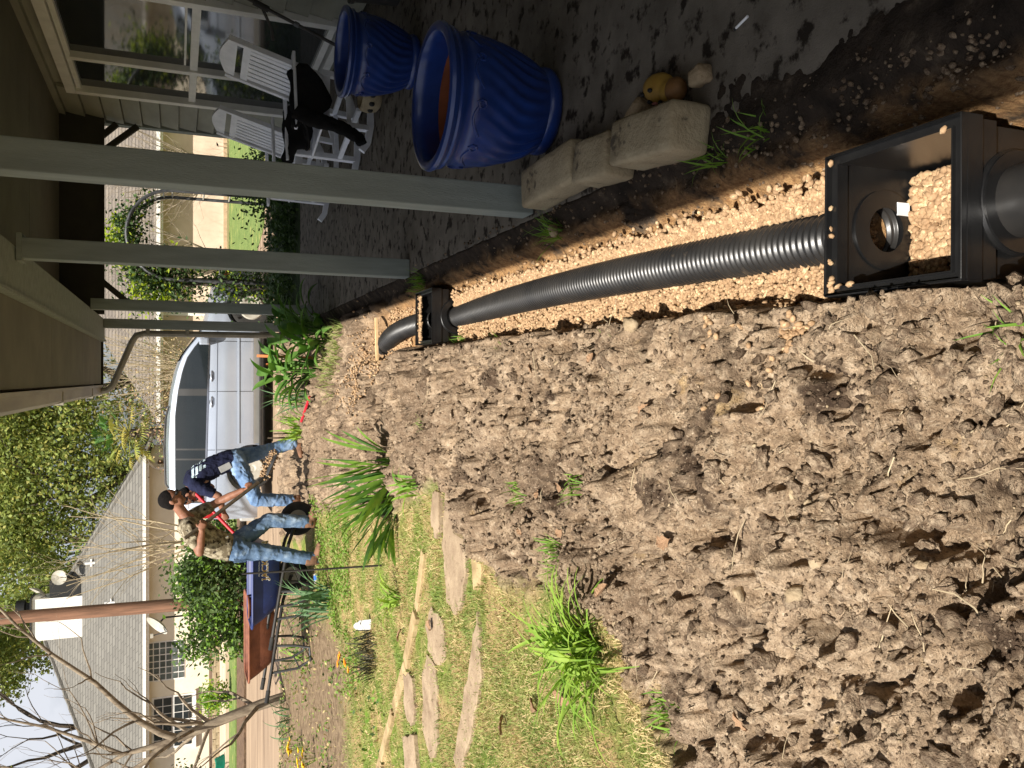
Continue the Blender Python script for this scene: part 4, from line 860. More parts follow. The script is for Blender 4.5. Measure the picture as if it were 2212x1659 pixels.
STONES = [(-1.0, 4.75, 0.34, 0.17), (-1.68, 5.14, 0.12, 0.15), (-2.16, 5.27, 0.28, 0.13), (-2.3, 5.77, 0.12, 0.09), (-2.76, 5.72, 0.18, 0.12), (-1.6, 4.4, 0.15, 0.06), (-2.1, 4.6, 0.12, 0.06)]
def lawn_points(n, ylo, yhi):
    y = 1/rng.uniform(1/(yhi+0.5), 1/(ylo+0.5), n)-0.5; xl = -0.9-0.56*y; x = xl+rng.random(n)*(0.3-xl)
    z, l, b, t, s = ground_fields(x, y); k = (l > 0.45) & (rng.random(n) > b*0.93)
    for (cx, cy, rx, ry) in STONES: k &= (((x-cx)/rx)**2+((y-cy)/ry)**2 > 1.0) | (rng.random(n) < 0.03)
    return x[k], y[k], z[k]
def grass(name, n, ylo, yhi, h0, h1, w, lean, m, label, thr, seed, inv=False):
    x, y, z = lawn_points(n, ylo, yhi); d = fbm(x*2.2, y*2.2, seed); k = (d < thr) if inv else (d > thr)
    k |= rng.random(len(x)) < 0.22
    x, y, z = x[k], y[k], z[k]; V, q4, t3 = blade_field(x, y, z-0.004, h0, h1, w, lean)
    sc = (0.6+0.16*y); V2 = V.reshape(-1, 5, 3); V2[:, :, :2] = np.stack([x, y], -1)[:, None]+(V2[:, :, :2]-np.stack([x, y], -1)[:, None])*sc[:, None, None]; V = V2.reshape(-1, 3)
    o = link(name, mesh_from(name, V, [q4, t3]), m); tag(o, label, 'grass', kind='stuff')
grass('green_grass', 95000, 2.1, 11, 0.02, 0.05, 0.0022, 1.5, M_grass, 'short green grass growing in patches left of the dug soil', 0.50, 500)
grass('dry_grass', 85000, 2.1, 11, 0.012, 0.042, 0.0022, 2.2, M_straw, 'dead straw-coloured grass between the green patches', 0.56, 520, True)

def strip_leaf(p, az, length, width, rise, droop, n=9, fold=0.25, twist=0.0, tipw=0.0, plane=False):
    """arching strap leaf as a thin folded strip; returns verts, faces"""
    vs, fs = [], []; d = Vector((math.cos(az), math.sin(az), 0)); sd = Vector((-d.y, d.x, 0)); pos = Vector(p); el = rise; st = length/n
    for i in range(n+1):
        t = i/n; w = width*(min(1, 0.55+1.6*t) if t < 0.3 else 1.0)*(1-t**2.6)+tipw*(1-t)
        tw = twist*t; s2 = sd*math.cos(tw)+(d*(-math.sin(el))+Vector((0, 0, 1))*math.cos(el) if plane else Vector((0, 0, 1)))*math.sin(tw)
        tw = twist if plane else tw
        vs += [pos-s2*w/2+Vector((0, 0, fold*w)), pos, pos+s2*w/2+Vector((0, 0, fold*w))]
        pos = pos+(d*math.cos(el)+Vector((0, 0, 1))*math.sin(el))*st; el -= droop/n*(0.4+1.2*t)
    for i in range(n): fs += [(3*i, 3*i+3, 3*i+4, 3*i+1), (3*i+1, 3*i+4, 3*i+5, 3*i+2)]
    return vs, fs
def leaf_obj(vs, fs, m, parent, name='leaf'):
    me = bpy.data.meshes.new(name); me.from_pydata([tuple(v) for v in vs], [], fs); return link(name, me, m, parent, smooth=True)
# iris fans at the edge of the spoil heap
def iris(x, y, fans, label, seed, mats=(M_iris, M_iris, M_iris2)):
    r = random.Random(seed); z = ground_at(x, y); t = thing('iris_clump', label, 'plant', (x, y, z-0.02))
    for (fx_, fy_, a0, a1, n, L0) in fans:              # each fan spreads its leaves in one plane
        pl = r.uniform(-0.45, 0.45)
        for k in range(n):
            an = math.radians(a0+(a1-a0)*(k+r.uniform(-0.4, 0.4))/max(1, n-1)); az = pl+r.uniform(-0.25, 0.25)+(math.pi if an > 0 else 0)
            v, f = strip_leaf((fx_+r.uniform(-0.03, 0.03), fy_+r.uniform(-0.03, 0.03), 0), az, 0.84*L0*r.uniform(0.7, 1.1), r.uniform(0.044, 0.064), math.pi/2-abs(an), r.uniform(0.1, 0.8)*(0.3+abs(an)), fold=0.02, twist=r.uniform(0.9, 1.9), plane=True); leaf_obj(v, f, r.choice(mats), t)
    return t
iris(-0.64, 6.28, [(0.04, 0, -28, 30, 10, 0.68), (-0.04, 0.05, -5, 38, 12, 0.76), (-0.10, -0.05, 5, 55, 11, 0.70), (-0.16, 0.0, 0, 45, 9, 0.72)], 'big clump of broad sword leaves on top of the spoil heap', 3)
iris(-0.88, 6.24, [(-0.04, 0, 10, 60, 11, 0.64), (-0.10, 0.06, 25, 75, 11, 0.60), (-0.16, -0.05, 40, 82, 9, 0.52), (-0.06, 0.1, -15, 25, 7, 0.55)], 'second clump of sword leaves leaning left where the heap meets the grass', 4)
def lily(x, y, n, L0, label, seed, m=(M_lily,), w=(0.012, 0.022), name='daylily', spread=0.06, rise=(0.7, 1.5), droop=(1.2, 2.6)):
    r = random.Random(seed); z = ground_at(x, y); t = thing(name, label, 'plant', (x, y, z))
    for k in range(n):
        az = r.uniform(0, 6.283); v, f = strip_leaf((r.uniform(-spread, spread), r.uniform(-spread, spread), 0), az, L0*r.uniform(0.65, 1.1), r.uniform(*w), r.uniform(*rise), r.uniform(*droop), n=10); leaf_obj(v, f, r.choice(m), t)
    return t
lily(-1.10, 2.97, 100, 0.43, 'bright green daylily with long arching leaves at the near edge of the grass', 5, spread=0.11)
lily(-0.72, 5.40, 14, 0.30, 'small green lily beside the long flagstone', 6, (M_iris,), (0.014, 0.022))
lily(-1.66, 6.15, 16, 0.30, 'pale green lily tuft in the grass near the black rod', 7, (M_lily,), (0.018, 0.03))
lily(-2.42, 9.1, 40, 0.62, 'clump of grey-green strap leaves in front of the wheelbarrow', 8, (M_leek,), (0.018, 0.03), 'strap_leaf_clump', 0.16, (1.0, 1.5), (0.4, 1.6))
lily(-3.7, 11.4, 18, 0.5, 'green strap leaves at the edge of the driveway left of the wheelbarrows', 9, (M_leek, M_iris), (0.018, 0.028), 'strap_leaf_clump', 0.1)
lily(-5.1, 12.7, 22, 0.45, 'grey-green leaves around the foot of the bare tree', 12, (M_leek,), (0.016, 0.024), 'strap_leaf_clump', 0.2)
# joined tufts
def tuft(name, x, y, n, L0, w, m, label, seed, spread, cat='plant', group=None, rise=(0.8, 1.5), droop=(0.3, 1.8)):
    r = random.Random(seed); V = []; Fc = []
    for k in range(n):
        v, f = strip_leaf((max(-1.4, min(1.4, r.gauss(0, 1)))*spread, max(-1.4, min(1.4, r.gauss(0, 1)))*spread, 0), r.uniform(0, 6.283), L0*r.uniform(0.5, 1.1), w*r.uniform(0.7, 1.2), r.uniform(*rise), r.uniform(*droop), n=4); b = len(V); V += v; Fc += [tuple(b+i for i in q) for q in f]
    me = bpy.data.meshes.new(name); me.from_pydata([tuple(v) for v in V], [], Fc); o = link(name, me, m, smooth=True); o.location = (x, y, ground_at(x, y)-0.004 if x < 0.76 and y < 13.9 else 0); tag(o, label, cat, group); return o
tuft('dark_grass_clump', -2.36, 7.05, 150, 0.24, 0.010, M_mondo, 'dark bronze grass clump behind the white tag', 40, 0.13)
for i, (x, y, n, L0, lab) in enumerate([
    (0.17, 4.02, 22, 0.10, 'small grass tuft on the trench edge halfway along the pipe'), (0.10, 2.68, 28, 0.11, 'leafy grass tuft on the heap beside the thick middle of the pipe'),
    (0.22, 1.62, 9, 0.13, 'thin green blades growing by the left rim of the near basin'), (0.09, 1.13, 24, 0.12, 'grass tuft at the very bottom of the picture beside the basin'),
    (-0.42, 2.92, 30, 0.09, 'small uprooted grass tuft in the middle of the heap'), (-0.52, 3.52, 30, 0.10, 'uprooted grass tuft with pale roots on the left of the heap'),
    (0.24, 5.02, 30, 0.13, 'grass tuft at the left front corner of the far basin'), (-0.28, 5.0, 14, 0.07, 'tiny grass tuft on the smooth part of the heap'),
    (-1.38, 1.75, 20, 0.08, 'small tuft at the lower left of the dug soil'), (-1.12, 2.4, 60, 0.10, 'dense green tuft just below the daylily'),
    (-0.75, 3.18, 50, 0.10, 'grass tuft right of the daylily at the dug edge'), (0.66, 3.36, 46, 0.16, 'dark grass tuft at the foot of the nearest post'),
    (0.70, 2.18, 24, 0.13, 'grass tuft in the shade below the largest limestone block'), (0.72, 1.95, 24, 0.12, 'grass tuft in the shade nearest the camera'), (0.68, 5.6, 70, 0.14, 'dark weeds around the foot of the second post')]):
    tuft('grass_tuft', x, y, n, L0, 0.006, M_weed, lab, 60+i, 0.022+0.0004*n, group='grass tufts on the soil')
# ground cover: many small leaves on stems, one object each where they form one mass
def leaf_quads(c, s, nrm_up=0.5, aspect=0.55):
    n = len(c); a = rng.normal(size=(n, 3)); a /= np.linalg.norm(a, axis=1)[:, None]; b = rng.normal(size=(n, 3)); b[:, 2] *= (1-nrm_up); a[:, 2] *= (1-nrm_up)
    a /= np.linalg.norm(a, axis=1)[:, None]; b -= a*(a*b).sum(1)[:, None]; b /= np.linalg.norm(b, axis=1)[:, None]
    s = np.asarray(s)[:, None] if np.ndim(s) else s; c = np.asarray(c)
    V = np.stack([c-a*s, c-a*s*0.1+b*s*aspect, c+a*s, c-a*s*0.1-b*s*aspect], 1).reshape(-1, 3); return V, np.arange(4*n).reshape(-1, 4)
def leaf_mass(name, c, s, mats, label, cat, kind=None, parent=None, up=0.3, w=None, asp=0.55):
    V, Fq = leaf_quads(c, s, up, asp); me = mesh_from(name, V, [Fq]); o = link(name, me, list(mats), parent)
    if len(mats) > 1: me.polygons.foreach_set('material_index', rng.choice(len(mats), len(Fq), p=w).astype(np.int32))
    if label: tag(o, label, cat, kind=kind)
    return o
def ground_leaves(n, x0, x1, y0, y1, h, thr=0.0, seed=600):
    x = rng.uniform(x0, x1, n); y = rng.uniform(y0, y1, n); k = fbm(x*2.5, y*2.5, seed) > thr; x, y = x[k], y[k]
    z = np.where((x < 0.78) & (y < 13.9), ground_fields(np.minimum(x, 0.78), np.minimum(y, 13.9))[0], -0.01); return np.stack([x, y, z+h*rng.random(len(x))], -1)
leaf_mass('clover_patch', np.concatenate([ground_leaves(5000, -2.6, -1.35, 8.0, 9.9, 0.06, 0.42), ground_leaves(1500, -3.2, -2.4, 7.0, 9.2, 0.07, 0.5)]), 0.018, (M_weed, M_grass), 'low bright clover-like weeds around the workers\' feet', 'weeds', 'stuff', up=0.5)
leaf_mass('bed_weeds', ground_leaves(7000, -8.0, -2.6, 6.6, 13.6, 0.10, 0.52, 640), 0.026, (M_weed, M_grass, M_straw, M_bush), 'scattered weeds and seedlings in the flower bed at left', 'weeds', 'stuff', up=0.4)
leaf_mass('ground_ivy', ground_leaves(5200, 0.85, 4.2, 11.7, 13.6, 0.30, 0.35, 660), 0.045, (M_vine, M_bush), 'dark green ground cover beyond the end of the slab', 'ground cover', 'stuff', up=0.4)
# flowers
def flower(x, y, m, label, s=0.035, h=0.12, seed=0, cnt=1):
    t = thing('flower', label, 'flower', (x, y, ground_at(x, y))); r = random.Random(seed)
    for k in range(cnt):
        ox, oy, hh = r.uniform(-0.09, 0.09)*(cnt > 1), r.uniform(-0.09, 0.09)*(cnt > 1), h*r.uniform(0.8, 1.3)
        MB().tube([(ox*0.4, oy*0.4, 0), (ox, oy, hh)], 0.003, n=5).build('stem', M_weed, t)
        mb = MB()
        for p in range(5):
            a = 6.283*p/5+r.random(); v, f = strip_leaf((ox, oy, hh), a, s, s*0.9, 0.5, 0.6, n=3); mb.add(v, f)
        mb.build('petals', m, t)
    return t
flower(-2.55, 7.55, M_oflow, 'orange blossom nearest the dark grass clump', 0.04, 0.10, 1, 3); flower(-2.75, 7.95, M_oflow, 'yellow-orange pansies left of the other orange blossom', 0.045, 0.11, 2, 3)
for i, (x, y, lab) in enumerate([(-3.9, 6.9, 'yellow flowers low in the bed at the left edge'), (-4.6, 10.2, 'row of yellow flowers in the bed near the left edge'), (-4.9, 11.3, 'yellow flowers farther back by the driveway'), (-4.4, 9.2, 'yellow flowers beside the dirt patch at left')]):
    flower(x, y, M_yflow, lab, 0.05, 0.16, 10+i, 9)
tg = thing('plant_tag', 'white scalloped plastic plant tag standing in front of the dark grass clump', 'plant tag', (-2.13, 7.12, ground_at(-2.13, 7.12)))
pts = [(-0.045, 0), (-0.045, 0.10), (-0.03, 0.115), (-0.03, 0.13), (-0.012, 0.15), (0.012, 0.15), (0.03, 0.13), (0.03, 0.115), (0.045, 0.10), (0.045, 0)]
MB().prism(pts, 'y', -0.004, 0.004).build('plate', M_plaque, tg); MB().box((0, 0, -0.03), (0.02, 0.006, 0.10)).build('spike', M_plaque, tg)
o = MB().tube([(-1.52, 6.66, -0.05), (-1.51, 6.66, 0.5), (-1.495, 6.66, 1.09)], 0.008, n=8).build('garden_rod', M_blackm, smooth=True); tag(o, 'thin black metal rod standing in the grass in front of the wheelbarrow', 'rod')
o = MB().box((0.33, 6.78, 0.02), (0.36, 0.028, 0.022), Matrix.Rotation(0.12, 3, 'Z')).build('wooden_stake', M_stake, bevel=0.002); tag(o, 'pale wooden stake laid across the trench beyond the far basin', 'stake')
# broad-leaved plants at the end of the porch
def canna(x, y, n, h, label, seed, L0=(0.24, 0.38), w=(0.075, 0.125), m=(M_canna,), zb=None):
    r = random.Random(seed); zb = ground_at(x, y) if zb is None else zb; t = thing('broad_leaf_plant', label, 'plant', (x, y, zb))
    for k in range(n):
        az = r.uniform(0, 6.283); bz = h*r.uniform(0.15, 0.75); ox, oy = r.uniform(-0.16, 0.16), r.uniform(-0.12, 0.12); d = Vector((math.cos(az), math.sin(az), 0))
        tip = Vector((ox, oy, bz))+d*0.08
        MB().tube([(ox*0.6, oy*0.6, 0), (ox, oy, bz*0.7), tip], [0.009, 0.007, 0.005], n=5).build('stalk', M_canna, t, smooth=True)
        v, f = strip_leaf(tip, az, r.uniform(*L0), 0.001, r.uniform(0.2, 1.2), r.uniform(0.6, 1.8), n=8, fold=0.12)
        W = r.uniform(*w); nn = len(v)//3
        for i in range(nn):
            tt = i/(nn-1); ww = W*math.sin(math.pi*min(1, tt*0.92+0.06))**0.8; sdv = Vector((-math.sin(az), math.cos(az), 0)); ctr = v[3*i+1]
            v[3*i] = ctr-sdv*ww/2+Vector((0, 0, 0.18*ww)); v[3*i+2] = ctr+sdv*ww/2+Vector((0, 0, 0.18*ww))
        leaf_obj(v, f, r.choice(m), t)
    return t
canna(0.44, 9.0, 32, 0.62, 'tall broad-leaved plant in front of the third post, half in shade', 21)
canna(0.12, 9.45, 34, 0.64, 'sunlit broad-leaved plant with large glossy leaves left of the third post', 22)
canna(0.62, 9.9, 22, 0.6, 'shaded broad-leaved plant against the third post', 23, m=(M_canna, M_iris2))
lily(-0.22, 9.9, 30, 0.62, 'narrow-leaved clump left of the broad-leaved plants', 24, (M_leek, M_iris), (0.014, 0.022), 'strap_leaf_clump', 0.12, (0.9, 1.5), (0.5, 1.8))
lily(-0.62, 10.9, 34, 0.44, 'bright green leafy clump at the far crest of the heap', 25, (M_lily, M_weed), (0.02, 0.035), 'leafy_clump', 0.14, (0.8, 1.5), (0.4, 1.4))
tuft('pale_grass_tuft', 0.32, 8.35, 200, 0.20, 0.008, M_grass, 'pale dry-tipped grass at the shadow edge below the broad leaves', 80, 0.16, 'grass')
tuft('pale_grass_tuft', 0.02, 8.55, 120, 0.18, 0.008, M_grass, 'yellowish grass between the trench end and the sunlit broad leaves', 81, 0.14, 'grass')
for i, (x0, z1, lab) in enumerate(((0.24, 0.72, 'taller orange wooden stake among the broad leaves'), (0.14, 0.62, 'shorter orange wooden stake among the broad leaves'))):
    o = MB().bar((x0, 9.7, 0.0), (x0+0.02, 9.72, z1), 0.018, 0.03, up=(1, 0, 0)).build('garden_stake', M_orange); tag(o, lab, 'stake', 'orange stakes')
o = MB().tube([(-0.20, 9.55, 0.16), (-0.50, 10.0, 0.19)], 0.016, n=8).build('red_pipe', M_red, smooth=True); tag(o, 'red pipe lying at the top of the heap beside the leafy plants', 'pipe')
for i, (x, lab) in enumerate(((-0.84, 'taller dark stake beside the bent man\'s leg'), (-0.78, 'shorter dark stake beside the leafy clump'))):
    o = MB().bar((x, 12.2, -0.05), (x, 12.2, 0.36-0.08*i), 0.025, 0.02, up=(1, 0, 0)).build('dark_stake', M_ash); tag(o, lab, 'stake', 'dark stakes behind the heap')

# ------------------------------------------------------------------ the two workers
def capsule(mb, pts, rad, n=14, ell=None):
    mb.tube(pts, rad, n=n, ell=ell)
    for p, r in ((pts[0], rad[0]), (pts[-1], rad[-1])):
        if not hasattr(r, '__len__'): mb.ell(p, (r, r, r), n, 8)
def hand(mb, palm, along, across, curl, side=1.0, s=1.0):
    """palm + four bent fingers + thumb; along = towards fingers, across = knuckle line, curl = the way fingers bend"""
    A = Vector(along).normalized(); C = Vector(across).normalized(); K = Vector(curl).normalized(); P_ = Vector(palm)
    mb.tube([P_-A*0.045*s, P_, P_+A*0.04*s], [(0.034*s, 0.018*s), (0.044*s, 0.020*s), (0.042*s, 0.016*s)], n=12, ell=C)
    for i, L_ in enumerate((0.062, 0.072, 0.068, 0.052)):
        b = P_+A*0.036*s+C*(0.030-0.020*i)*s; k1 = b+(A*0.55+K*0.55)*L_*0.55*s; k2 = k1+(K*0.95-A*0.25)*L_*0.45*s; k3 = k2+(-A*0.8+K*0.1)*L_*0.38*s
        mb.tube([b, k1, k2, k3], [0.0105*s, 0.010*s, 0.0092*s, 0.0078*s], n=7)
    b = P_-A*0.015*s+C*0.04*s*side; k1 = b+(C*side*0.45+A*0.4+K*0.35)*0.045*s; k2 = k1+(K*0.8+A*0.3-C*side*0.3)*0.035*s
    mb.tube([b, k1, k2], [0.013*s, 0.0115*s, 0.009*s], n=7)
def head(mb, c, fwd, up, s=1.0):
    c = Vector(c); f = Vector(fwd).normalized(); u = Vector(up); u = (u-f*u.dot(f)).normalized(); r = f.cross(u); Rm = Matrix((f, -r, u)).transposed()
    mb.ell(c+u*0.025*s, (0.098*s, 0.076*s, 0.10*s), 18, 12, Rm); mb.ell(c+f*0.022*s-u*0.055*s, (0.066*s, 0.058*s, 0.062*s), 14, 10, Rm)
    mb.ell(c+f*0.062*s-u*0.092*s, (0.026*s, 0.03*s, 0.022*s), 10, 8, Rm)                                   # chin
    mb.tube([c+f*0.088*s+u*0.018*s, c+f*0.112*s-u*0.022*s, c+f*0.086*s-u*0.030*s], [0.010*s, 0.015*s, 0.010*s], n=8)   # nose
    mb.tube([c+f*0.080*s-r*0.03*s+u*0.028*s, c+f*0.090*s+u*0.030*s, c+f*0.080*s+r*0.03*s+u*0.028*s], 0.012*s, n=7)      # brow
    mb.tube([c+f*0.078*s-r*0.022*s-u*0.055*s, c+f*0.088*s-u*0.055*s, c+f*0.078*s+r*0.022*s-u*0.055*s], 0.009*s, n=7)    # lips
    for sd in (-1, 1): mb.ell(c-f*0.008*s+r*sd*0.078*s-u*0.008*s, (0.020*s, 0.010*s, 0.033*s), 10, 8, Rm)
    return f, u, r, Rm
def hair(parent, c, f, u, r, Rm, s=1.0):
    mb = MB(); mb.ell(c+u*0.045*s-f*0.018*s, (0.102*s, 0.086*s, 0.092*s), 20, 12, Rm); mb.ell(c-f*0.045*s+u*0.01*s, (0.066*s, 0.080*s, 0.085*s), 16, 10, Rm)
    return remesh_obj('hair', mb, M_hair, parent, 0.009, 2)
def face_bits(parent, c, f, u, r, s=1.0, glasses=True):
    c = Vector(c)
    if glasses:
        mb = MB()
        for sd in (-1, 1):
            mb.ell(c+f*0.092*s+r*sd*0.033*s+u*0.008*s, (0.022*s, 0.022*s, 0.017*s), 12, 8)
            mb.tube([c+f*0.088*s+r*sd*0.055*s+u*0.012*s, c+r*sd*0.088*s+u*0.014*s], 0.004*s, n=6)
        mb.tube([c+f*0.1*s-r*0.02*s+u*0.012*s, c+f*0.1*s+r*0.02*s+u*0.012*s], 0.004*s, n=6); mb.build('sunglasses', M_blackp, parent, smooth=True)
def boot(mb, ankle, toe_dir, s=1.0):
    a = Vector(ankle); d = Vector(toe_dir).normalized()
    mb.tube([a+Vector((0, 0, 0.10)), a+Vector((0, 0, 0.02)), a-Vector((0, 0, 0.03))], [0.056*s, 0.060*s, 0.055*s], n=12)
    mb.tube([a-d*0.065-Vector((0, 0, 0.045)), a+d*0.05-Vector((0, 0, 0.04)), a+d*0.15-Vector((0, 0, 0.052)), a+d*0.205-Vector((0, 0, 0.06))], [(0.045, 0.042), (0.052, 0.048), (0.054, 0.036), (0.038, 0.022)], n=14, ell=Vector((-d.y, d.x, 0)))
Vv = Vector
# --- man in the camouflage shirt, facing right, shovel held across his body
Z0 = 0.0
pA = thing('person', 'man in camouflage shirt and blue jeans lifting a shovel of gravel', 'person')
hc = Vv((-1.335, 9.86, 1.60)); neck = Vv((-1.50, 9.88, 1.485))
shR, shL = Vv((-1.635, 9.71, 1.43)), Vv((-1.575, 10.05, 1.42)); elR, haR = Vv((-1.885, 9.60, 1.325)), Vv((-1.605, 9.60, 1.30)); elL, haL = Vv((-1.40, 10.03, 1.10)), Vv((-1.235, 9.86, 0.80))
mb = MB(); fa, ua, ra, Rma = head(mb, hc, (0.80, -0.12, -0.55), (0.5, 0, 0.85), 1.06)
capsule(mb, [neck+Vv((-0.06, 0, -0.05)), neck, hc+Vv((-0.05, 0, -0.04))], [0.075, 0.060, 0.060])
capsule(mb, [shR, elR], [0.058, 0.047]); capsule(mb, [elR, elR.lerp(haR, 0.35), haR+Vv((-0.05, 0, 0))], [0.046, 0.046, 0.031])
capsule(mb, [shL, elL], [0.058, 0.047]); capsule(mb, [elL, elL.lerp(haL, 0.35), haL+Vv((-0.03, 0.03, 0.05))], [0.046, 0.046, 0.031])
mb.tube([Vv((-1.9, 9.9, 0.98)), Vv((-1.84, 9.9, 1.12)), Vv((-1.70, 9.88, 1.35)), neck], [(0.15, 0.10), (0.15, 0.10), (0.17, 0.11), (0.07, 0.06)], n=16, ell=(0, 1, 0))
hand(mb, haR, (0.85, 0.05, -0.35), (0.3, 0.0, 0.85), (0.1, 0.9, 0.1), 1); hand(mb, haL, (0.35, -0.8, -0.3), (0.5, 0.2, -0.75), (0.5, 0.3, 0.6), 1)
remesh_obj('body', mb, M_skin, pA, 0.0085, 2); hair(pA, hc, fa, ua, ra, Rma, 1.06); face_bits(pA, hc, fa, ua, ra, 1.06)
MB().tube([hc-ra*0.085+ua*-0.02, hc-ra*0.088+ua*-0.09+fa*0.03, hc-ra*0.06+ua*-0.16+fa*0.06, neck+Vv((0.07, -0.12, -0.05))], 0.0045, n=6).build('earphone_wire', M_wire, pA, smooth=True)
mb = MB()
mb.tube([Vv((-1.915, 9.9, 0.99)), Vv((-1.89, 9.9, 1.10)), Vv((-1.80, 9.89, 1.24)), Vv((-1.70, 9.88, 1.37)), Vv((-1.60, 9.88, 1.45)), Vv((-1.535, 9.88, 1.475))], [(0.190, 0.145), (0.186, 0.152), (0.198, 0.162), (0.210, 0.155), (0.170, 0.112), (0.085, 0.078)], n=20, ell=(0, 1, 0))
capsule(mb, [shR+Vv((0.02, 0.07, 0.0)), shR, shR.lerp(elR, 0.62)], [0.088, 0.082, 0.070]); capsule(mb, [shL+Vv((0, -0.07, 0)), shL, shL.lerp(elL, 0.62)], [0.088, 0.082, 0.070])
remesh_obj('shirt', mb, M_camo, pA, 0.011, 3, 0.016)
hipR, hipL = Vv((-1.94, 9.82, 0.93)), Vv((-1.88, 9.99, 0.93)); knR, knL = Vv((-1.985, 9.79, 0.52)), Vv((-1.645, 10.02, 0.55)); anR, anL = Vv((-2.085, 9.76, 0.10)), Vv((-1.69, 10.0, 0.14))
mb = MB(); mb.tube([Vv((-1.905, 9.9, 1.05)), Vv((-1.92, 9.9, 0.95)), Vv((-1.91, 9.9, 0.84))], [(0.175, 0.125), (0.185, 0.140), (0.165, 0.115)], n=18, ell=(0, 1, 0))
capsule(mb, [hipR, hipR.lerp(knR, 0.5), knR], [0.112, 0.098, 0.080]); capsule(mb, [knR, knR.lerp(anR, 0.4), anR+Vv((0, 0, -0.03))], [0.080, 0.079, 0.068])
capsule(mb, [hipL, hipL.lerp(knL, 0.5), knL], [0.112, 0.100, 0.082]); capsule(mb, [knL, knL.lerp(anL, 0.4), anL+Vv((0, 0, -0.02))], [0.082, 0.080, 0.070])
jn = remesh_obj('jeans', mb, M_jeans2, pA, 0.011, 3, 0.020)
MB().box((-2.005, 9.745, 0.90), (0.11, 0.012, 0.13), Matrix.Rotation(0.55, 3, 'Z')).build('rear_pocket', M_jeans2, jn, bevel=0.004)
MB().lathe([(0.0, 0)], 3) if False else None
mb = MB(); mb.tube([Vv((-1.905, 9.9, 1.052)), Vv((-1.907, 9.9, 1.015))], [(0.186, 0.136), (0.187, 0.138)], n=28, ell=(0, 1, 0)); mb.build('belt', M_blackp, pA, smooth=True); MB().box((-1.775, 9.80, 1.035), (0.02, 0.05, 0.03)).build('buckle', M_chrome, pA)
mb = MB(); boot(mb, anL+Vv((0, 0, -0.035)), (0.97, -0.25, 0), 1.25); remesh_obj('boot', mb, M_boot, pA, 0.011, 2)
mb = MB(); boot(mb, anR+Vv((0, 0, -0.02)), (0.95, -0.3, 0), 1.25); remesh_obj('boot', mb, M_boot, pA, 0.011, 2)
# shovel with a load of gravel
sv = thing('shovel', 'wooden-handled shovel loaded with gravel, held by the man in camouflage', 'shovel')
s0, s1 = Vv((-1.715, 9.555, 1.475)), Vv((-1.17, 9.86, 0.675)); MB().tube([s0, s0.lerp(s1, 0.5), s1], [0.020, 0.021, 0.022], n=10).build('handle', M_ash, sv, smooth=True)
d = (s1-s0).normalized(); MB().tube([s1-d*0.02, s1+d*0.14], [0.027, 0.025], n=10).build('socket', M_blackm, sv, smooth=True)
def scoop(base, fwd, side, L_=0.28, w=0.11, dep=0.03):
    f = Vv(fwd).normalized(); sd = Vv(side).normalized(); n = f.cross(sd); vs = []; fs = []
    for lay in (0, 1):
        for i in range(7):
            t = i/6; ww = w*(1.0 if t < 0.6 else math.cos((t-0.6)/0.4*1.2)); 
            for k in range(7):
                u = k/3-1; vs.append(Vv(base)+f*t*L_+sd*u*ww+n*(dep*(1-u*u)*-1+0.002*lay+0.012*(u*u)))
    for lay in (0, 1):
        b = lay*49
        for i in range(6):
            for k in range(6): fs.append((b+i*7+k, b+(i+1)*7+k, b+(i+1)*7+k+1, b+i*7+k+1))
    mb = MB(); mb.add(vs, fs); return mb, n
bl, nn = scoop(s1+d*0.10, (0.80, 0.15, -0.38), (0.15, -0.95, 0.1)); bl.build('blade', M_steel, sv, smooth=True)
ps = np.array(s1+d*0.10)+np.outer(rng.random(260), np.array(Vv((0.80, 0.15, -0.38)).normalized()))*0.30+rng.normal(0, 0.028, (260, 3))+np.array([0.0, 0, 0.03])
V, Fq = scatter(ICO1, ps, (0.008+0.006*rng.random(260))[:, None]*np.ones((1, 3))); o = link('gravel_load', mesh_from('gravel_load', V, [Fq]), M_gravel, smooth=True); tag(o, 'heap of gravel sliding off the raised shovel', 'gravel', kind='stuff')

# --- man in the navy shirt, bent over, facing left
pB = thing('person', 'man in navy shirt and light jeans bending over a red-handled tool', 'person')
hc = Vv((-1.47, 11.22, 1.425)); neck = Vv((-1.37, 11.28, 1.40))
shL, shR = Vv((-1.33, 11.09, 1.345)), Vv((-1.27, 11.47, 1.37)); elL, haL = Vv((-1.47, 11.02, 1.07)), Vv((-1.745, 11.10, 0.985)); elR, haR = Vv((-1.42, 11.50, 1.14)), Vv((-1.50, 11.23, 1.27))
mb = MB(); fb, ub, rb, Rmb = head(mb, hc, (-0.72, -0.10, -0.68), (-0.62, 0, 0.75), 1.05)
capsule(mb, [neck+Vv((0.05, 0, -0.02)), hc+Vv((0.03, 0, -0.02))], [0.064, 0.060])
capsule(mb, [shL, elL], [0.057, 0.047]); capsule(mb, [elL, elL.lerp(haL, 0.35), haL+Vv((0.05, 0, 0.02))], [0.046, 0.046, 0.031])
capsule(mb, [shR, elR], [0.057, 0.047]); capsule(mb, [elR, elR.lerp(haR, 0.35), haR+Vv((0.02, 0.05, -0.02))], [0.046, 0.046, 0.031])
mb.tube([Vv((-1.06, 11.3, 0.90)), Vv((-1.12, 11.3, 1.05)), Vv((-1.24, 11.29, 1.26)), neck], [(0.15, 0.10), (0.15, 0.10), (0.17, 0.11), (0.07, 0.06)], n=16, ell=(0, 1, 0))
hand(mb, haL, (-0.8, 0.1, -0.35), (-0.45, 0, 0.75), (0.1, 0.9, 0.2), 1); hand(mb, haR, (-0.2, -0.9, 0.2), (-0.5, 0.1, 0.75), (-0.6, 0.3, -0.5), 1)
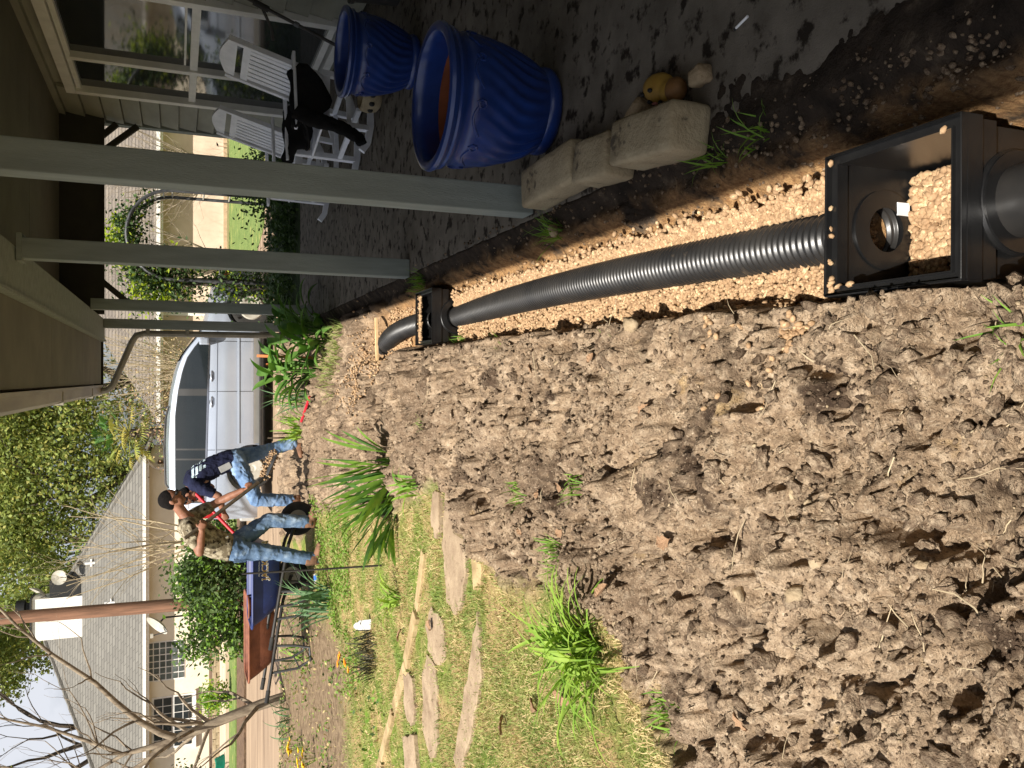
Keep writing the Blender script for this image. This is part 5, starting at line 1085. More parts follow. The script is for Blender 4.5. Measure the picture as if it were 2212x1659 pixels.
remesh_obj('body', mb, M_skin, pB, 0.0085, 2); hair(pB, hc, fb, ub, rb, Rmb, 1.05); face_bits(pB, hc, fb, ub, rb, 1.05)
mb = MB()
mb.tube([Vv((-1.045, 11.3, 0.865)), Vv((-1.07, 11.3, 0.97)), Vv((-1.13, 11.3, 1.12)), Vv((-1.21, 11.29, 1.27)), Vv((-1.30, 11.28, 1.385)), Vv((-1.365, 11.28, 1.42))], [(0.185, 0.135), (0.180, 0.135), (0.190, 0.140), (0.205, 0.138), (0.165, 0.100), (0.085, 0.070)], n=20, ell=(0, 1, 0))
capsule(mb, [shL+Vv((0.02, 0.08, 0)), shL, shL.lerp(elL, 0.66)], [0.088, 0.082, 0.072]); capsule(mb, [shR+Vv((0.02, -0.08, 0)), shR, shR.lerp(elR, 0.66)], [0.088, 0.082, 0.072])
sh = remesh_obj('shirt', mb, M_navy, pB, 0.011, 3, 0.018)
mb = MB()
for (x, z, w) in ((-1.16, 1.345, 0.05), (-1.135, 1.315, 0.075), (-1.11, 1.285, 0.06), (-1.09, 1.25, 0.07)):
    pass
hipL, hipR = Vv((-1.09, 11.20, 0.83)), Vv((-1.03, 11.40, 0.83)); knL, knR = Vv((-1.565, 11.18, 0.60)), Vv((-0.965, 11.45, 0.46)); anL, anR = Vv((-1.60, 11.22, 0.16)), Vv((-0.86, 11.45, 0.10))
mb = MB(); mb.tube([Vv((-1.055, 11.3, 0.93)), Vv((-1.05, 11.3, 0.85)), Vv((-1.06, 11.3, 0.76))], [(0.176, 0.128), (0.188, 0.145), (0.165, 0.115)], n=18, ell=(0, 1, 0))
capsule(mb, [hipL, hipL.lerp(knL, 0.5), knL], [0.115, 0.104, 0.085]); capsule(mb, [knL, knL.lerp(anL, 0.4), anL], [0.085, 0.082, 0.072])
capsule(mb, [hipR, hipR.lerp(knR, 0.5), knR], [0.115, 0.102, 0.084]); capsule(mb, [knR, knR.lerp(anR, 0.4), anR], [0.084, 0.082, 0.074])
remesh_obj('jeans', mb, M_jeans, pB, 0.011, 3, 0.022)
for an, dd in ((anL, (-0.95, -0.2, 0)), (anR, (-0.95, -0.1, 0))):
    mb = MB(); boot(mb, an+Vv((0, 0, -0.04)), dd, 1.05); remesh_obj('boot', mb, M_boot, pB, 0.011, 2)
MB().box((-1.125, 11.115, 0.985), (0.085, 0.018, 0.15), Matrix.Rotation(-0.45, 3, 'Y')).build('phone_case', M_phone, pB, bevel=0.006)
# faded print across the shoulders
me_s = sh.data; co = np.array([v.co[:] for v in me_s.vertices]); 
me_s.materials.append(M_print); sel = []
for p in me_s.polygons:
    c_ = p.center
    if c_.y < 11.36 and c_.y > 11.10 and c_.x > -1.24 and c_.z > 1.22 and c_.z < 1.40 and p.normal.x > 0.15:
        k = (c_.z-1.22)/0.045
        if (k % 1) < 0.6 and vnoise(np.array([c_.y*38]), np.array([math.floor(k)*7.7]), 9)[0] > 0.33: p.material_index = 1
rt = thing('shovel', 'red-handled shovel held by the man in the navy shirt, its blade in the wheelbarrow', 'shovel')
r0, r1 = Vv((-1.44, 11.19, 1.34)), Vv((-2.18, 10.72, 0.66)); MB().tube([r0, r1], [0.021, 0.021], n=10).build('handle', M_red, rt, smooth=True)
dr = (r1-r0).normalized(); MB().tube([r1-dr*0.02, r1+dr*0.10], [0.026, 0.024], n=10).build('socket', M_blackm, rt, smooth=True); bl, nn = scoop(r1+dr*0.08, dr, (0.4, -0.9, 0.1), 0.2); bl.build('blade', M_steel, rt, smooth=True)

# ------------------------------------------------------------------ wheelbarrows (wheel towards +x)
def wheelbarrow(x, y, label, tray_m, seed, length=0.98, rz=0.0, with_text=False):
    w = thing('wheelbarrow', label, 'wheelbarrow', (x, y, 0.0), rz)
    # tray: lofted tub with rolled rim
    def ringp(z, x0, x1, hw, r):
        pts = []
        for (cx, cy, a0) in ((x1-r, hw-r, 0), (x0+r, hw-r, 90), (x0+r, -hw+r, 180), (x1-r, -hw+r, 270)):
            for k in range(5): a = math.radians(a0+k*22.5); pts.append((cx+r*math.cos(a), cy+r*math.sin(a), z))
        return pts
    lv = [(0.44, -0.26, 0.34, 0.20, 0.08), (0.50, -0.32, 0.40, 0.235, 0.09), (0.62, -0.40, 0.47, 0.285, 0.10), (0.745, -0.47, 0.53, 0.33, 0.11)]
    lvi = [(a+0.012, b+0.010, c-0.010, d-0.010, e) for a, b, c, d, e in lv]
    mb = MB(); vs = []
    for L_ in lv: vs += ringp(*L_)
    for L_ in reversed(lvi): vs += ringp(L_[0] if L_ is not lvi[-1] else lv[-1][0]+0.001, *L_[1:])
    n = 20; fs = [((j*n+k), (j*n+(k+1) % n), ((j+1)*n+(k+1) % n), ((j+1)*n+k)) for j in range(7) for k in range(n)]
    fs += [tuple(range(n-1, -1, -1)), tuple(7*n+k for k in range(n))]; mb.add(vs, fs)
    tray = mb.build('tray', tray_m, w, smooth=True)
    rp = ringp(0.75, -0.485, 0.545, 0.345, 0.115); mb = MB(); mb.tube(rp+[rp[0], rp[1]], 0.014, n=8, cap=False); mb.build('rolled_rim', tray_m, tray, smooth=True)
    for s in (-1, 1):
        MB().tube([(0.72, s*0.06, 0.22), (0.45, s*0.16, 0.33), (0.1, s*0.24, 0.405), (-0.45, s*0.27, 0.50), (-0.72, s*0.29, 0.545)], 0.020, n=10).build('handle', M_blackm, w, smooth=True)
        MB().tube([(-0.60, s*0.280, 0.525), (-0.74, s*0.292, 0.549)], 0.026, n=10).build('grip', M_rubber, w, smooth=True)
        MB().tube([(-0.08, s*0.25, 0.43), (-0.10, s*0.265, 0.20), (-0.14, s*0.27, 0.03), (-0.30, s*0.27, 0.02), (-0.38, s*0.265, 0.18), (-0.40, s*0.26, 0.48)], 0.016, n=8).build('leg', M_steel, w, smooth=True)
        MB().bar((-0.10, s*0.26, 0.16), (0.40, s*0.20, 0.36), 0.006, 0.03, up=(0, 1, 0)).build('brace', M_blackm, w)
    MB().bar((-0.38, -0.26, 0.15), (-0.38, 0.26, 0.15), 0.03, 0.006).build('leg_tie', M_blackm, w)
    wh = MB().lathe([(0.105, -0.03), (0.14, -0.045), (0.185, -0.042), (0.203, -0.02), (0.206, 0), (0.203, 0.02), (0.185, 0.042), (0.14, 0.045), (0.105, 0.03)], 32, (0.72, 0, 0.205), 'y').build('wheel', M_rubber, w, smooth=True)
    MB().lathe([(0.0, -0.035), (0.03, -0.035), (0.034, -0.012), (0.09, -0.02), (0.108, -0.032), (0.108, 0.032), (0.09, 0.02), (0.034, 0.012), (0.03, 0.035), (0.0, 0.035)], 28, (0.72, 0, 0.205), 'y').build('rim', M_dish, wh, smooth=True)
    MB().tube([(0.72, -0.09, 0.205), (0.72, 0.09, 0.205)], 0.012, n=8).build('axle', M_steel, w)
    if with_text:
        def txt(body, size, m, loc, ex, off=0.0, nm='lettering'):
            cu = bpy.data.curves.new('t', 'FONT'); cu.body = body; cu.size = size; cu.extrude = ex; cu.align_x = 'CENTER'; cu.offset = off
            t = bpy.data.objects.new('t', cu); COL.objects.link(t); dg = bpy.context.evaluated_depsgraph_get(); me_ = bpy.data.meshes.new_from_object(t.evaluated_get(dg)); bpy.data.objects.remove(t)
            o = link(nm, me_, m, tray); o.location = loc; o.rotation_euler = (math.radians(90+21.5), 0, 0); return o
        txt('JACKSON', 0.105, M_plaque, (0.30, -0.2655, 0.575), 0.0012, 0.007); txt('JACKSON', 0.105, M_yel, (0.30, -0.2668, 0.575), 0.0022)
        txt('PROFESSIONAL TOOLS', 0.026, M_plaque, (0.26, -0.3020, 0.668), 0.001)
    return w
wheelbarrow(-2.40, 10.22, 'blue enamelled wheelbarrow with yellow lettering beside the man in camouflage', M_wbblue, 1, with_text=True)['group'] = 'wheelbarrows'
wheelbarrow(-3.20, 10.72, 'rusty brown wheelbarrow behind and left of the blue one', M_rust, 2, rz=0.06)['group'] = 'wheelbarrows'
V, Fq = scatter(ICO1, np.stack([rng.uniform(-2.75, -2.0, 900), rng.uniform(10.02, 10.42, 900), 0.60+0.05*rng.random(900)], -1), 0.014*np.ones((900, 3))); o = link('barrow_gravel', mesh_from('barrow_gravel', V, [Fq]), M_gravel, smooth=True); tag(o, 'gravel filling the blue wheelbarrow', 'gravel', kind='stuff')
cn = thing('drink_can', 'small blue and white can lying under the blue wheelbarrow', 'can', (-2.36, 9.95, ground_at(-2.36, 9.95)+0.035), 0.6)
MB().tube([(-0.055, 0, 0), (-0.05, 0, 0), (0.05, 0, 0), (0.055, 0, 0)], [0.026, 0.032, 0.032, 0.026], n=16).build('shell', M_dish, cn, smooth=True); MB().tube([(-0.03, 0, 0), (0.03, 0, 0)], 0.0325, n=16).build('label_band', mat('can_blue', rgb(70, 120, 200), rough=0.4), cn, smooth=True)
# ------------------------------------------------------------------ garden arch with vine
ar = thing('garden_arch', 'grey metal garden arch overgrown with a climbing vine', 'arch')
AX0, AX1, AZ = 1.56, 2.96, 1.62
def hoop(y):
    pts = [(AX0, y, -0.05), (AX0, y, AZ)]
    for k in range(1, 16): a = math.pi*(1-k/16); pts.append(((AX0+AX1)/2+(AX1-AX0)/2*math.cos(a), y, AZ+0.66*math.sin(a)))
    return pts+[(AX1, y, AZ), (AX1, y, -0.05)]
for y in (14.1, 14.62): MB().tube(hoop(y), 0.026, n=8).build('hoop', M_steel, ar, smooth=True)
hp_ = hoop(0)
for k in range(len(hp_)):
    p = hp_[k]
    if k in (0, len(hp_)-1): continue
    MB().tube([(p[0], 14.1, p[2]), (p[0], 14.62, p[2])], 0.013, n=6).build('rung', M_dish, ar)
for x in (AX0, AX1):
    for z in (0.35, 0.75, 1.15): MB().tube([(x, 14.1, z), (x, 14.62, z)], 0.013, n=6).build('rung', M_dish, ar)
vn = thing('climbing_vine', 'leafy vine covering the left leg and top of the garden arch', 'vine', (AX0, 14.3, 0))
mb = MB()
for s in range(3):
    pts = []; 
    for i in range(24):
        t = i/23; hpnt = hoop(14.2+0.12*s); u = t*10; j = min(int(u), len(hpnt)-2); p = Vector(hpnt[j]).lerp(Vector(hpnt[j+1]), u-j)
        pts.append((p.x-AX0+0.06*math.sin(t*30+s*2), p.y-14.3+0.08*math.cos(t*26+s), p.z))
    mb.tube(pts, [0.018*(1-0.6*i/23) for i in range(24)], n=6)
mb.build('stem', M_barkd, vn, smooth=True)
cs = []
def along(t):
    h = hoop(14.36); u = t*(len(h)-1); j = min(int(u), len(h)-2); return np.array(Vector(h[j]).lerp(Vector(h[j+1]), u-j))
for i in range(2600):
    t = rng.random()**1.3*0.62; p = along(min(t*1.0, 0.99)); cs.append(p+rng.normal(0, [0.17, 0.14, 0.13]))
for i in range(1500): cs.append(np.array([AX0-0.05, 14.34, 1.75])+rng.normal(0, [0.24, 0.2, 0.34]))
for i in range(900): cs.append(np.array([AX0+0.1, 14.3, rng.uniform(0.0, 1.0)])+rng.normal(0, [0.20, 0.2, 0.06]))
for i in range(260): cs.append(along(rng.uniform(0.55, 0.80))+rng.normal(0, 0.10, 3))
leaf_mass('foliage', np.array(cs)-np.array([AX0, 14.3, 0]), 0.030+0.016*rng.random(len(cs)), (M_vine, M_bush, M_vine2), None, None, parent=vn, up=0.2, w=[0.62, 0.28, 0.10])
ct = []
for i in range(420): p = along(rng.uniform(0.28, 0.62)); ct.append(p+np.abs(rng.normal(0, [0.05, 0.1, 0.16]))*np.array([rng.choice([-1, 1]), 1, 1])+np.array([0, 0, 0.08]))
for i in range(260): ct.append(np.array([AX0-0.22, 14.34, 1.95])+rng.normal(0, [0.14, 0.15, 0.16]))
leaf_mass('new_growth', np.array(ct)-np.array([AX0, 14.3, 0]), 0.040, (M_vine2,), None, None, parent=vn, up=0.2)['kind'] = 'stuff'
sb = thing('low_shrub', 'dark green shrub at the right foot of the arch', 'shrub', (2.95, 12.9, 0))
mb = MB()
for k in range(8): a = k*0.8; mb.tube([(0, 0, 0), (0.1*math.cos(a), 0.1*math.sin(a), 0.25), (0.3*math.cos(a), 0.3*math.sin(a), 0.45)], [0.012, 0.009, 0.004], n=5)
mb.build('stems', M_barkd, sb)
cs = rng.normal(0, [0.36, 0.3, 0.20], (1500, 3))+np.array([0, 0, 0.32]); cs[:, 2] = np.abs(cs[:, 2]); leaf_mass('foliage', cs, 0.036, (M_vine, M_bush), None, None, parent=sb, up=0.2)

# ------------------------------------------------------------------ silver SUV (nose towards +x)
suv = thing('parked_suv', 'silver SUV with dark tinted windows parked on the driveway', 'car', (-2.42, 15.95, -0.01))
SL, HW = 4.56, 0.93
TOP = [(0.0, 0.80), (0.02, 1.10), (0.10, 1.42), (0.19, 1.60), (0.34, 1.675), (0.60, 1.70), (1.3, 1.715), (1.80, 1.69), (2.20, 1.645), (2.55, 1.575), (2.78, 1.50), (2.96, 1.385), (3.12, 1.26), (3.36, 1.115), (3.60, 1.06), (3.9, 1.005), (4.15, 0.93), (4.36, 0.83), (4.48, 0.72), (4.545, 0.60), (4.56, 0.45)]
BELT = lambda x: 1.135-0.025*x
def ztop(x): return float(np.interp(x, [p[0] for p in TOP], [p[1] for p in TOP]))
def ysurf(x, z):
    w = np.interp(z, [0.18, 0.34, 0.52, 0.60, 0.78, 0.98, 1.10, 1.40, 1.62, 1.75], [0.86, 0.915, 0.93, 0.925, 0.945, 0.93, 0.895, 0.80, 0.70, 0.60])
    e = max(0, (x-3.3)/(SL-3.3)); r = max(0, (0.7-x)/0.7); return float(w)*(1-0.16*e**2.2-0.05*r**3)
xs = sorted(set([0.0, 0.02, 0.06, 0.10, 0.19, 0.34]+list(np.linspace(0.5, 4.1, 40))+[4.15, 4.25, 4.36, 4.42, 4.48, 4.52, 4.545, 4.56]))
nz = 22; mb = MB(); grid = {}
vs = []; fs = []
for i, x in enumerate(xs):
    zt = ztop(x); zb = 0.20 if 0.3 < x < 4.3 else 0.26
    col = []
    for k in range(nz): z = zb+(zt-0.02-zb)*k/(nz-1); col.append((x, -ysurf(x, z), z))
    ye = ysurf(x, zt-0.02)
    roof = [(x, -ye*c, zt-0.02+0.055*(1-c*c)) for c in (0.93, 0.8, 0.55, 0.28, 0.0)]
    half = col+roof; full = half+[(px_, -py_, pz_) for (px_, py_, pz_) in reversed(half[:-1])]; vs += full
nr = len(full)
for i in range(len(xs)-1):
    for k in range(nr-1): fs.append((i*nr+k, (i+1)*nr+k, (i+1)*nr+k+1, i*nr+k+1))
    fs.append((i*nr+nr-1, (i+1)*nr+nr-1, (i+1)*nr, i*nr))
fs.append(tuple(range(nr))); fs.append(tuple((len(xs)-1)*nr+k for k in range(nr-1, -1, -1)))
mb.add(vs, fs); body = mb.build('body', M_van, suv, smooth=True)
WHX = (0.86, 3.66); WR = 0.36
for x in WHX:                                          # wheel arches cut out of the body
    for sd in (-1, 1):
        cut = MB().lathe([(0.0, -0.24), (WR+0.06, -0.24), (WR+0.06, 0.24), (0.0, 0.24)], 36, (x, sd*0.86, 0.36), 'y').build('cut', M_van)
        cut.location = suv.location
        m_ = body.modifiers.new('b', 'BOOLEAN'); m_.operation = 'DIFFERENCE'; m_.object = cut; m_.solver = 'EXACT'
bpy.context.view_layer.update(); dg = bpy.context.evaluated_depsgraph_get(); me2 = bpy.data.meshes.new_from_object(body.evaluated_get(dg)); body.modifiers.clear(); body.data = me2
for o in [o for o in bpy.data.objects if o.name.startswith('cut')]: bpy.data.objects.remove(o)
if hasattr(me2, 'set_sharp_from_angle'): me2.set_sharp_from_angle(angle=math.radians(35))
def panel(name, poly, m, off=0.006, parent=body, nx=14, nzz=6, sd=-1):
    """skin patch following the body side; poly = bottom and top edge as functions over x0..x1"""
    x0, x1, zb, zt = poly; mbp = MB(); vs = []; fs = []
    for i in range(nx+1):
        x = x0+(x1-x0)*i/nx; a, b = zb(x), max(zt(x), zb(x)+0.004)
        for k in range(nzz+1): z = a+(b-a)*k/nzz; vs.append((x, sd*(ysurf(x, z)+off), z))
    for i in range(nx):
        for k in range(nzz): fs.append((i*(nzz+1)+k, (i+1)*(nzz+1)+k, (i+1)*(nzz+1)+k+1, i*(nzz+1)+k+1))
    mbp.add(vs, fs); return mbp.build(name, m, parent, smooth=True)
gt = lambda x: min(ztop(x)-0.105, 1.585)
for sd in (-1, 1):
    for (a, b) in ((0.34, 1.03), (1.06, 1.20), (1.23, 2.13), (2.25, 3.02)):
        panel('side_window', (a, b, lambda x: BELT(x)+0.01, lambda x: max(gt(x), BELT(x)+0.012)), M_glassd, 0.007, sd=sd)
    panel('window_surround', (0.30, 3.06, lambda x: BELT(x)+0.006, lambda x: max(gt(x)+0.012, BELT(x)+0.008)), M_blackp, 0.0045, nx=30, sd=sd)
    panel('pillar', (2.14, 2.24, lambda x: BELT(x)+0.01, gt), M_blackp, 0.008, nx=3, sd=sd); panel('window_trim', (0.30, 3.04, lambda x: BELT(x)-0.018, lambda x: BELT(x)+0.008), M_chrome, 0.009, nx=24, nzz=2, sd=sd)
    panel('body_moulding', (1.30, 3.22, lambda x: 0.565, lambda x: 0.60), M_van, 0.016, nx=20, nzz=2, sd=sd); panel('rocker_cladding', (1.30, 3.22, lambda x: 0.19, lambda x: 0.33), M_vanlow, 0.010, nx=20, nzz=3, sd=sd)
    panel('crease_line', (0.25, 3.3, lambda x: 0.955-0.01*x, lambda x: 0.972-0.01*x), M_van, 0.010, nx=24, nzz=1, sd=sd)
    for x in (2.20, 3.06, 1.20): panel('door_gap', (x, x+0.008, lambda x: 0.34, lambda x: BELT(x)-0.02), M_blackp, 0.004, nx=1, nzz=8, sd=sd)
    for x in (2.02, 2.46):
        zz = 1.02; MB().tube([(x-0.09, sd*(ysurf(x, zz)+0.008), zz), (x-0.05, sd*(ysurf(x, zz)+0.03), zz+0.004), (x+0.05, sd*(ysurf(x, zz)+0.03), zz+0.004), (x+0.09, sd*(ysurf(x, zz)+0.008), zz)], 0.013, n=8).build('door_handle', M_van, body, smooth=True)
        MB().ell((x, sd*(ysurf(x, zz)-0.004), zz), (0.06, 0.012, 0.032), 14, 8).build('handle_recess', M_blackp, body, smooth=True)
    mm = MB(); mm.box((3.05, sd*1.02, 1.14), (0.12, 0.20, 0.15)); mm.build('mirror', M_van, body, bevel=0.03); MB().box((2.985, sd*1.03, 1.14), (0.012, 0.15, 0.11)).build('mirror_glass', M_glassd, body)
    MB().box((1.3+0.95, sd*0.93, 0.215), (2.0, 0.14, 0.04)).build('running_board', M_blackm, body, bevel=0.01)
    MB().tube([(0.55, sd*0.60, 1.70), (0.62, sd*0.60, 1.745), (1.2, sd*0.60, 1.765), (1.75, sd*0.60, 1.745), (1.95, sd*0.60, 1.69)], 0.016, n=8).build('roof_rail', M_blackm, body, smooth=True)
    panel('turn_signal', (4.18, 4.32, lambda x: 0.72, lambda x: 0.81), M_amber, 0.008, nx=3, nzz=2, sd=sd); panel('headlight', (4.30, 4.46, lambda x: 0.60, lambda x: 0.72), M_chrome, 0.006, nx=3, nzz=2, sd=sd)
    panel('tail_light', (0.03, 0.13, lambda x: 0.85, lambda x: 1.18), M_redl, 0.006, nx=2, nzz=4, sd=sd)
    for x in WHX:
        w = MB().lathe([(0.21, -0.10), (0.30, -0.115), (0.345, -0.10), (WR, -0.06), (WR, 0.06), (0.345, 0.10), (0.30, 0.115), (0.21, 0.10)], 36, (x, sd*0.80, 0.36), 'y').build('wheel', M_rubber, suv, smooth=True)
        MB().lathe([(0.0, 0.0), (0.05, -0.005), (0.07, 0.02), (0.19, 0.035), (0.215, 0.0), (0.215, -0.18*1), (0.0, -0.18)] if sd > 0 else [(0.0, 0.0), (0.05, 0.005), (0.07, -0.02), (0.19, -0.035), (0.215, 0.0), (0.215, 0.18), (0.0, 0.18)], 30, (x, sd*0.895, 0.36), 'y').build('rim', M_dish, w, smooth=True)
        MB().lathe([(WR+0.055, -0.13), (WR+0.085, -0.13), (WR+0.085, 0.0), (WR+0.055, 0.0)], 40, (x, sd*0.90 if sd > 0 else -0.90+0.13, 0.36), 'y', close=True).build('wheel_well', M_blackp, body, smooth=True) if False else None
mb = MB(); mb.add([(3.36, -0.66, 1.125), (3.36, 0.66, 1.125), (2.72, 0.60, 1.555), (2.72, -0.60, 1.555)], [(0, 1, 2, 3)]); mb.add([(3.40, -0.62, 1.13), (3.40, 0.62, 1.13), (2.74, 0.56, 1.575), (2.74, -0.56, 1.575)], [(0, 1, 2, 3)]); mb.build('windscreen', M_glassd, body)
MB().box((0.02, 0, 0.42), (0.16, 1.70, 0.26)).build('rear_bumper', M_vanlow, body, bevel=0.03); MB().box((4.50, 0, 0.42), (0.18, 1.60, 0.26)).build('front_bumper', M_vanlow, body, bevel=0.04)
MB().box((2.2, 0, 0.26), (3.9, 1.3, 0.12)).build('underbody', M_blackp, suv)

# ------------------------------------------------------------------ house across the drive (left)
hA = thing('house', 'cream house with grey hipped shingle roof and glass block window', 'house')
def hp(n, mb, m, par=hA, **k): return mb.build(n, m, par, **k)
wall = hp('wall', MB().prism([(-20.2, 36.5), (-3.55, 36.5), (-3.55, 48.5), (-20.2, 48.5)], 'z', 0.0, 2.74), M_cream)
EZ = 2.80; AP = (-11.15, 42.5, 7.27); C4 = [(-20.8, 36.0, EZ), (-3.05, 36.0, EZ), (-3.05, 49.0, EZ), (-20.8, 49.0, EZ)]
mb = MB(); mb.add(C4+[AP], [(0, 1, 4), (1, 2, 4), (2, 3, 4), (3, 0, 4), (3, 2, 1, 0)]); roof = hp('roof', mb, M_shing, fix=False)
for k in range(4):
    a = Vector(C4[k]); b = Vector(AP); pts = [a.lerp(b, t)+Vector((0, 0, 0.02)) for t in np.linspace(0, 1, 40)]
    MB().tube(pts, [0.075 if i % 2 else 0.10 for i in range(40)], n=6).build('hip_cap', M_shing, roof)
hp('eave_gutter', MB().box((-11.92, 35.93, 2.76), (17.9, 0.12, 0.12)), M_trim); hp('eave_board', MB().box((-11.92, 36.02, 2.64), (17.7, 0.05, 0.10)), M_trim)
hp('side_gutter', MB().box((-3.0, 42.4, 2.76), (0.12, 13.0, 0.12)), M_trim)
hp('downspout', MB().tube([(-3.25, 36.1, 2.70), (-3.55, 36.38, 2.45), (-3.62, 36.42, 2.3), (-3.62, 36.42, 0.3)], 0.05, n=8), M_trim)
ch = hp('chimney', MB().box((-10.15, 40.1, 6.15), (1.75, 0.9, 2.1)), M_trim); MB().box((-10.15, 40.1, 7.23), (1.9, 1.05, 0.07)).build('chimney_cap', M_blackp, ch); MB().lathe([(0.0, 7.82), (0.36, 7.82), (0.36, 7.50), (0.24, 7.45), (0.22, 7.27), (0.0, 7.27)], 20, (-9.72, 40.1, 0)).build('flue', M_blackp, ch, smooth=True)
MB().box((-8.9, 40.1, 5.95), (0.7, 0.8, 1.2)).build('chimney_saddle', M_blackp, ch)
for (x, y) in ((-7.75, 38.9), (-9.2, 37.7)):
    zr = EZ+(y-36)*(7.27-EZ)/6.5; v_ = hp('vent_pipe', MB().tube([(x, y, zr-0.1), (x, y, zr+0.35)], 0.06, n=10), M_vent, roof, smooth=True); 
    MB().tube([(x-0.16, y, zr+0.10), (x+0.16, y, zr+0.10)], 0.035, n=8).build('vent_cap', M_vent, roof)
gb = hp('glass_block_window', MB().box((-11.47, 36.51, 1.98), (1.62, 0.06, 1.42)), M_trim)
for i in range(6):
    for k in range(6): MB().box((-12.12+0.26*i, 36.475, 1.40+0.232*k), (0.215, 0.03, 0.19)).build('glass_block', M_gblock, gb, bevel=0.008)
w2 = hp('sash_window', MB().box((-14.0, 36.51, 1.70), (2.15, 0.07, 1.62)), M_trim)
for i in range(2):
    cx = -14.53+1.06*i
    for k in range(2):
        cz = 1.33+0.76*k; MB().box((cx, 36.465, cz), (0.94, 0.02, 0.66)).build('pane', M_wglass, w2)
        for j in (-1, 1): MB().box((cx+j*0.157, 36.449, cz), (0.022, 0.012, 0.66)).build('muntin', M_trim, w2)
        MB().box((cx, 36.446, cz), (0.94, 0.012, 0.022)).build('muntin', M_trim, w2)
MB().box((-14.0, 36.42, 0.86), (2.4, 0.12, 0.06)).build('sill', M_trim, w2)
hp('side_door', MB().box((-3.50, 38.0, 1.3), (0.10, 0.9, 2.0)), M_brown)
# low block wall of the raised bed: single blocks
rw = thing('block_wall', 'low wall of tan stacked blocks in front of the cream house', 'wall', (0, 32.0, 0))
bmesh_ = MB().box((0, 0, 0), (0.43, 0.22, 0.115)).build('b', M_stone, None, bevel=0.012); bme = bmesh_.data; bpy.data.objects.remove(bmesh_)
for r_ in range(2):
    for k in range(34):
        o = bpy.data.objects.new('block', bme); COL.objects.link(o); o.parent = rw; o.location = (-17.5+0.44*k+0.22*(r_ % 2), random.uniform(-0.02, 0.02), 0.18+0.12*r_); o.rotation_euler = (0, 0, random.uniform(-0.03, 0.03))
mb = MB()
for y, z in ((28.9, 0.14), (30.3, 0.14)): pass

# ------------------------------------------------------------------ second house (right, behind the arch)
hB = thing('house', 'tan house with brown shingle roof seen through the porch posts', 'house')
hp('wall', MB().prism([(-0.95, 30.5), (24, 30.5), (24, 42), (-0.95, 42)], 'z', -0.3, 2.12), M_cream2, hB)
mb = MB(); mb.add([(-1.4, 30.0, 2.16), (24.5, 30.0, 2.16), (24.5, 42.5, 2.16), (-1.4, 42.5, 2.16), (4.5, 36.2, 6.1), (20, 36.2, 6.1)], [(0, 1, 5, 4), (1, 2, 5), (2, 3, 4, 5), (3, 0, 4), (3, 2, 1, 0)]); rb_ = hp('roof', mb, M_shing2, hB, fix=False)
hp('eave_gutter', MB().box((11.5, 29.94, 2.13), (26.0, 0.11, 0.12)), M_trim, hB); hp('eave_board', MB().box((11.5, 30.02, 2.02), (25.8, 0.04, 0.07)), M_trim, hB)
for x in (2.2, 7.3): hp('downspout', MB().box((x, 30.44, 0.9), (0.09, 0.07, 2.3)), M_trim, hB)
MB().box((8.6, 31.0, 2.9), (0.25, 0.25, 0.4)).build('roof_vent', M_vent, rb_)
wB = hp('window', MB().box((0.2, 30.49, 1.15), (1.3, 0.06, 1.1)), M_trim, hB); MB().box((0.2, 30.455, 1.15), (1.14, 0.02, 0.94)).build('pane', M_wglass, wB)
hp('foundation', MB().box((11.5, 30.46, -0.12), (25.0, 0.06, 0.36)), mat('foundation_tan', rgb(196, 168, 136), rough=0.9), hB)

# ------------------------------------------------------------------ pole, dishes, yard clutter
up_ = thing('utility_pole', 'brown wooden utility pole rising behind the wheelbarrows', 'pole', (-5.55, 22.0, -0.05)); 
MB().tube([(-0.05, 0, -0.3), (0.0, 0, 3), (0.09, 0, 8.5)], [0.165, 0.155, 0.13], n=16).build('shaft', M_pole, up_, smooth=True)
MB().tube([(0.12, -0.13, 0.1), (0.13, -0.145, 0.9), (0.16, -0.14, 1.0), (0.12, -0.16, 1.05), (0.10, -0.15, 0.95)], 0.01, n=5).build('ground_wire', M_blackm, up_)
def dish(name, c, aim, r, label, mast):
    t = thing(name, label, 'satellite dish', c); A = Vector(aim).normalized(); Q = A.to_track_quat('Z', 'Y').to_matrix(); mb = MB(); n = 24; vs = [Vector((0, 0, 0))]; fs = []
    for j in range(1, 6):
        for k in range(n): a = 6.2832*k/n; rr = r*j/5; vs.append(Vector((rr*math.cos(a), rr*1.08*math.sin(a), 0.35*rr*rr/r)))
    for k in range(n): fs.append((0, 1+k, 1+(k+1) % n))
    for j in range(4):
        for k in range(n): fs.append((1+j*n+k, 1+(j+1)*n+k, 1+(j+1)*n+(k+1) % n, 1+j*n+(k+1) % n))
    mb.add([Q @ v for v in vs], fs); mb.add([Q @ (v-Vector((0, 0, 0.012))) for v in vs], fs); mb.build('reflector', M_dish, t, smooth=True)
    low = Q @ Vector((0, -r, 0.3*r)); foc = Q @ Vector((0, -r*0.25, r*1.25)); MB().tube([low, foc], 0.014, n=6).build('feed_arm', M_steel, t); MB().box(foc, (0.10, 0.07, 0.07)).build('receiver', M_dish, t)
    MB().tube([-A*0.03, -A*0.16, -A*0.16+Vector((0, 0, -mast))], 0.024, n=8).build('mast', M_blackm, t, smooth=True); return t
dish('satellite_dish', (-8.35, 39.3, 6.10), (0.15, -0.9, 0.35), 0.30, 'round satellite dish on the roof beside the oak crown', 0.85)
dish('satellite_dish', (-8.95, 40.0, 6.95), (-0.75, -0.35, 0.5), 0.36, 'satellite dish seen edge-on beside the white chimney', 0.8)
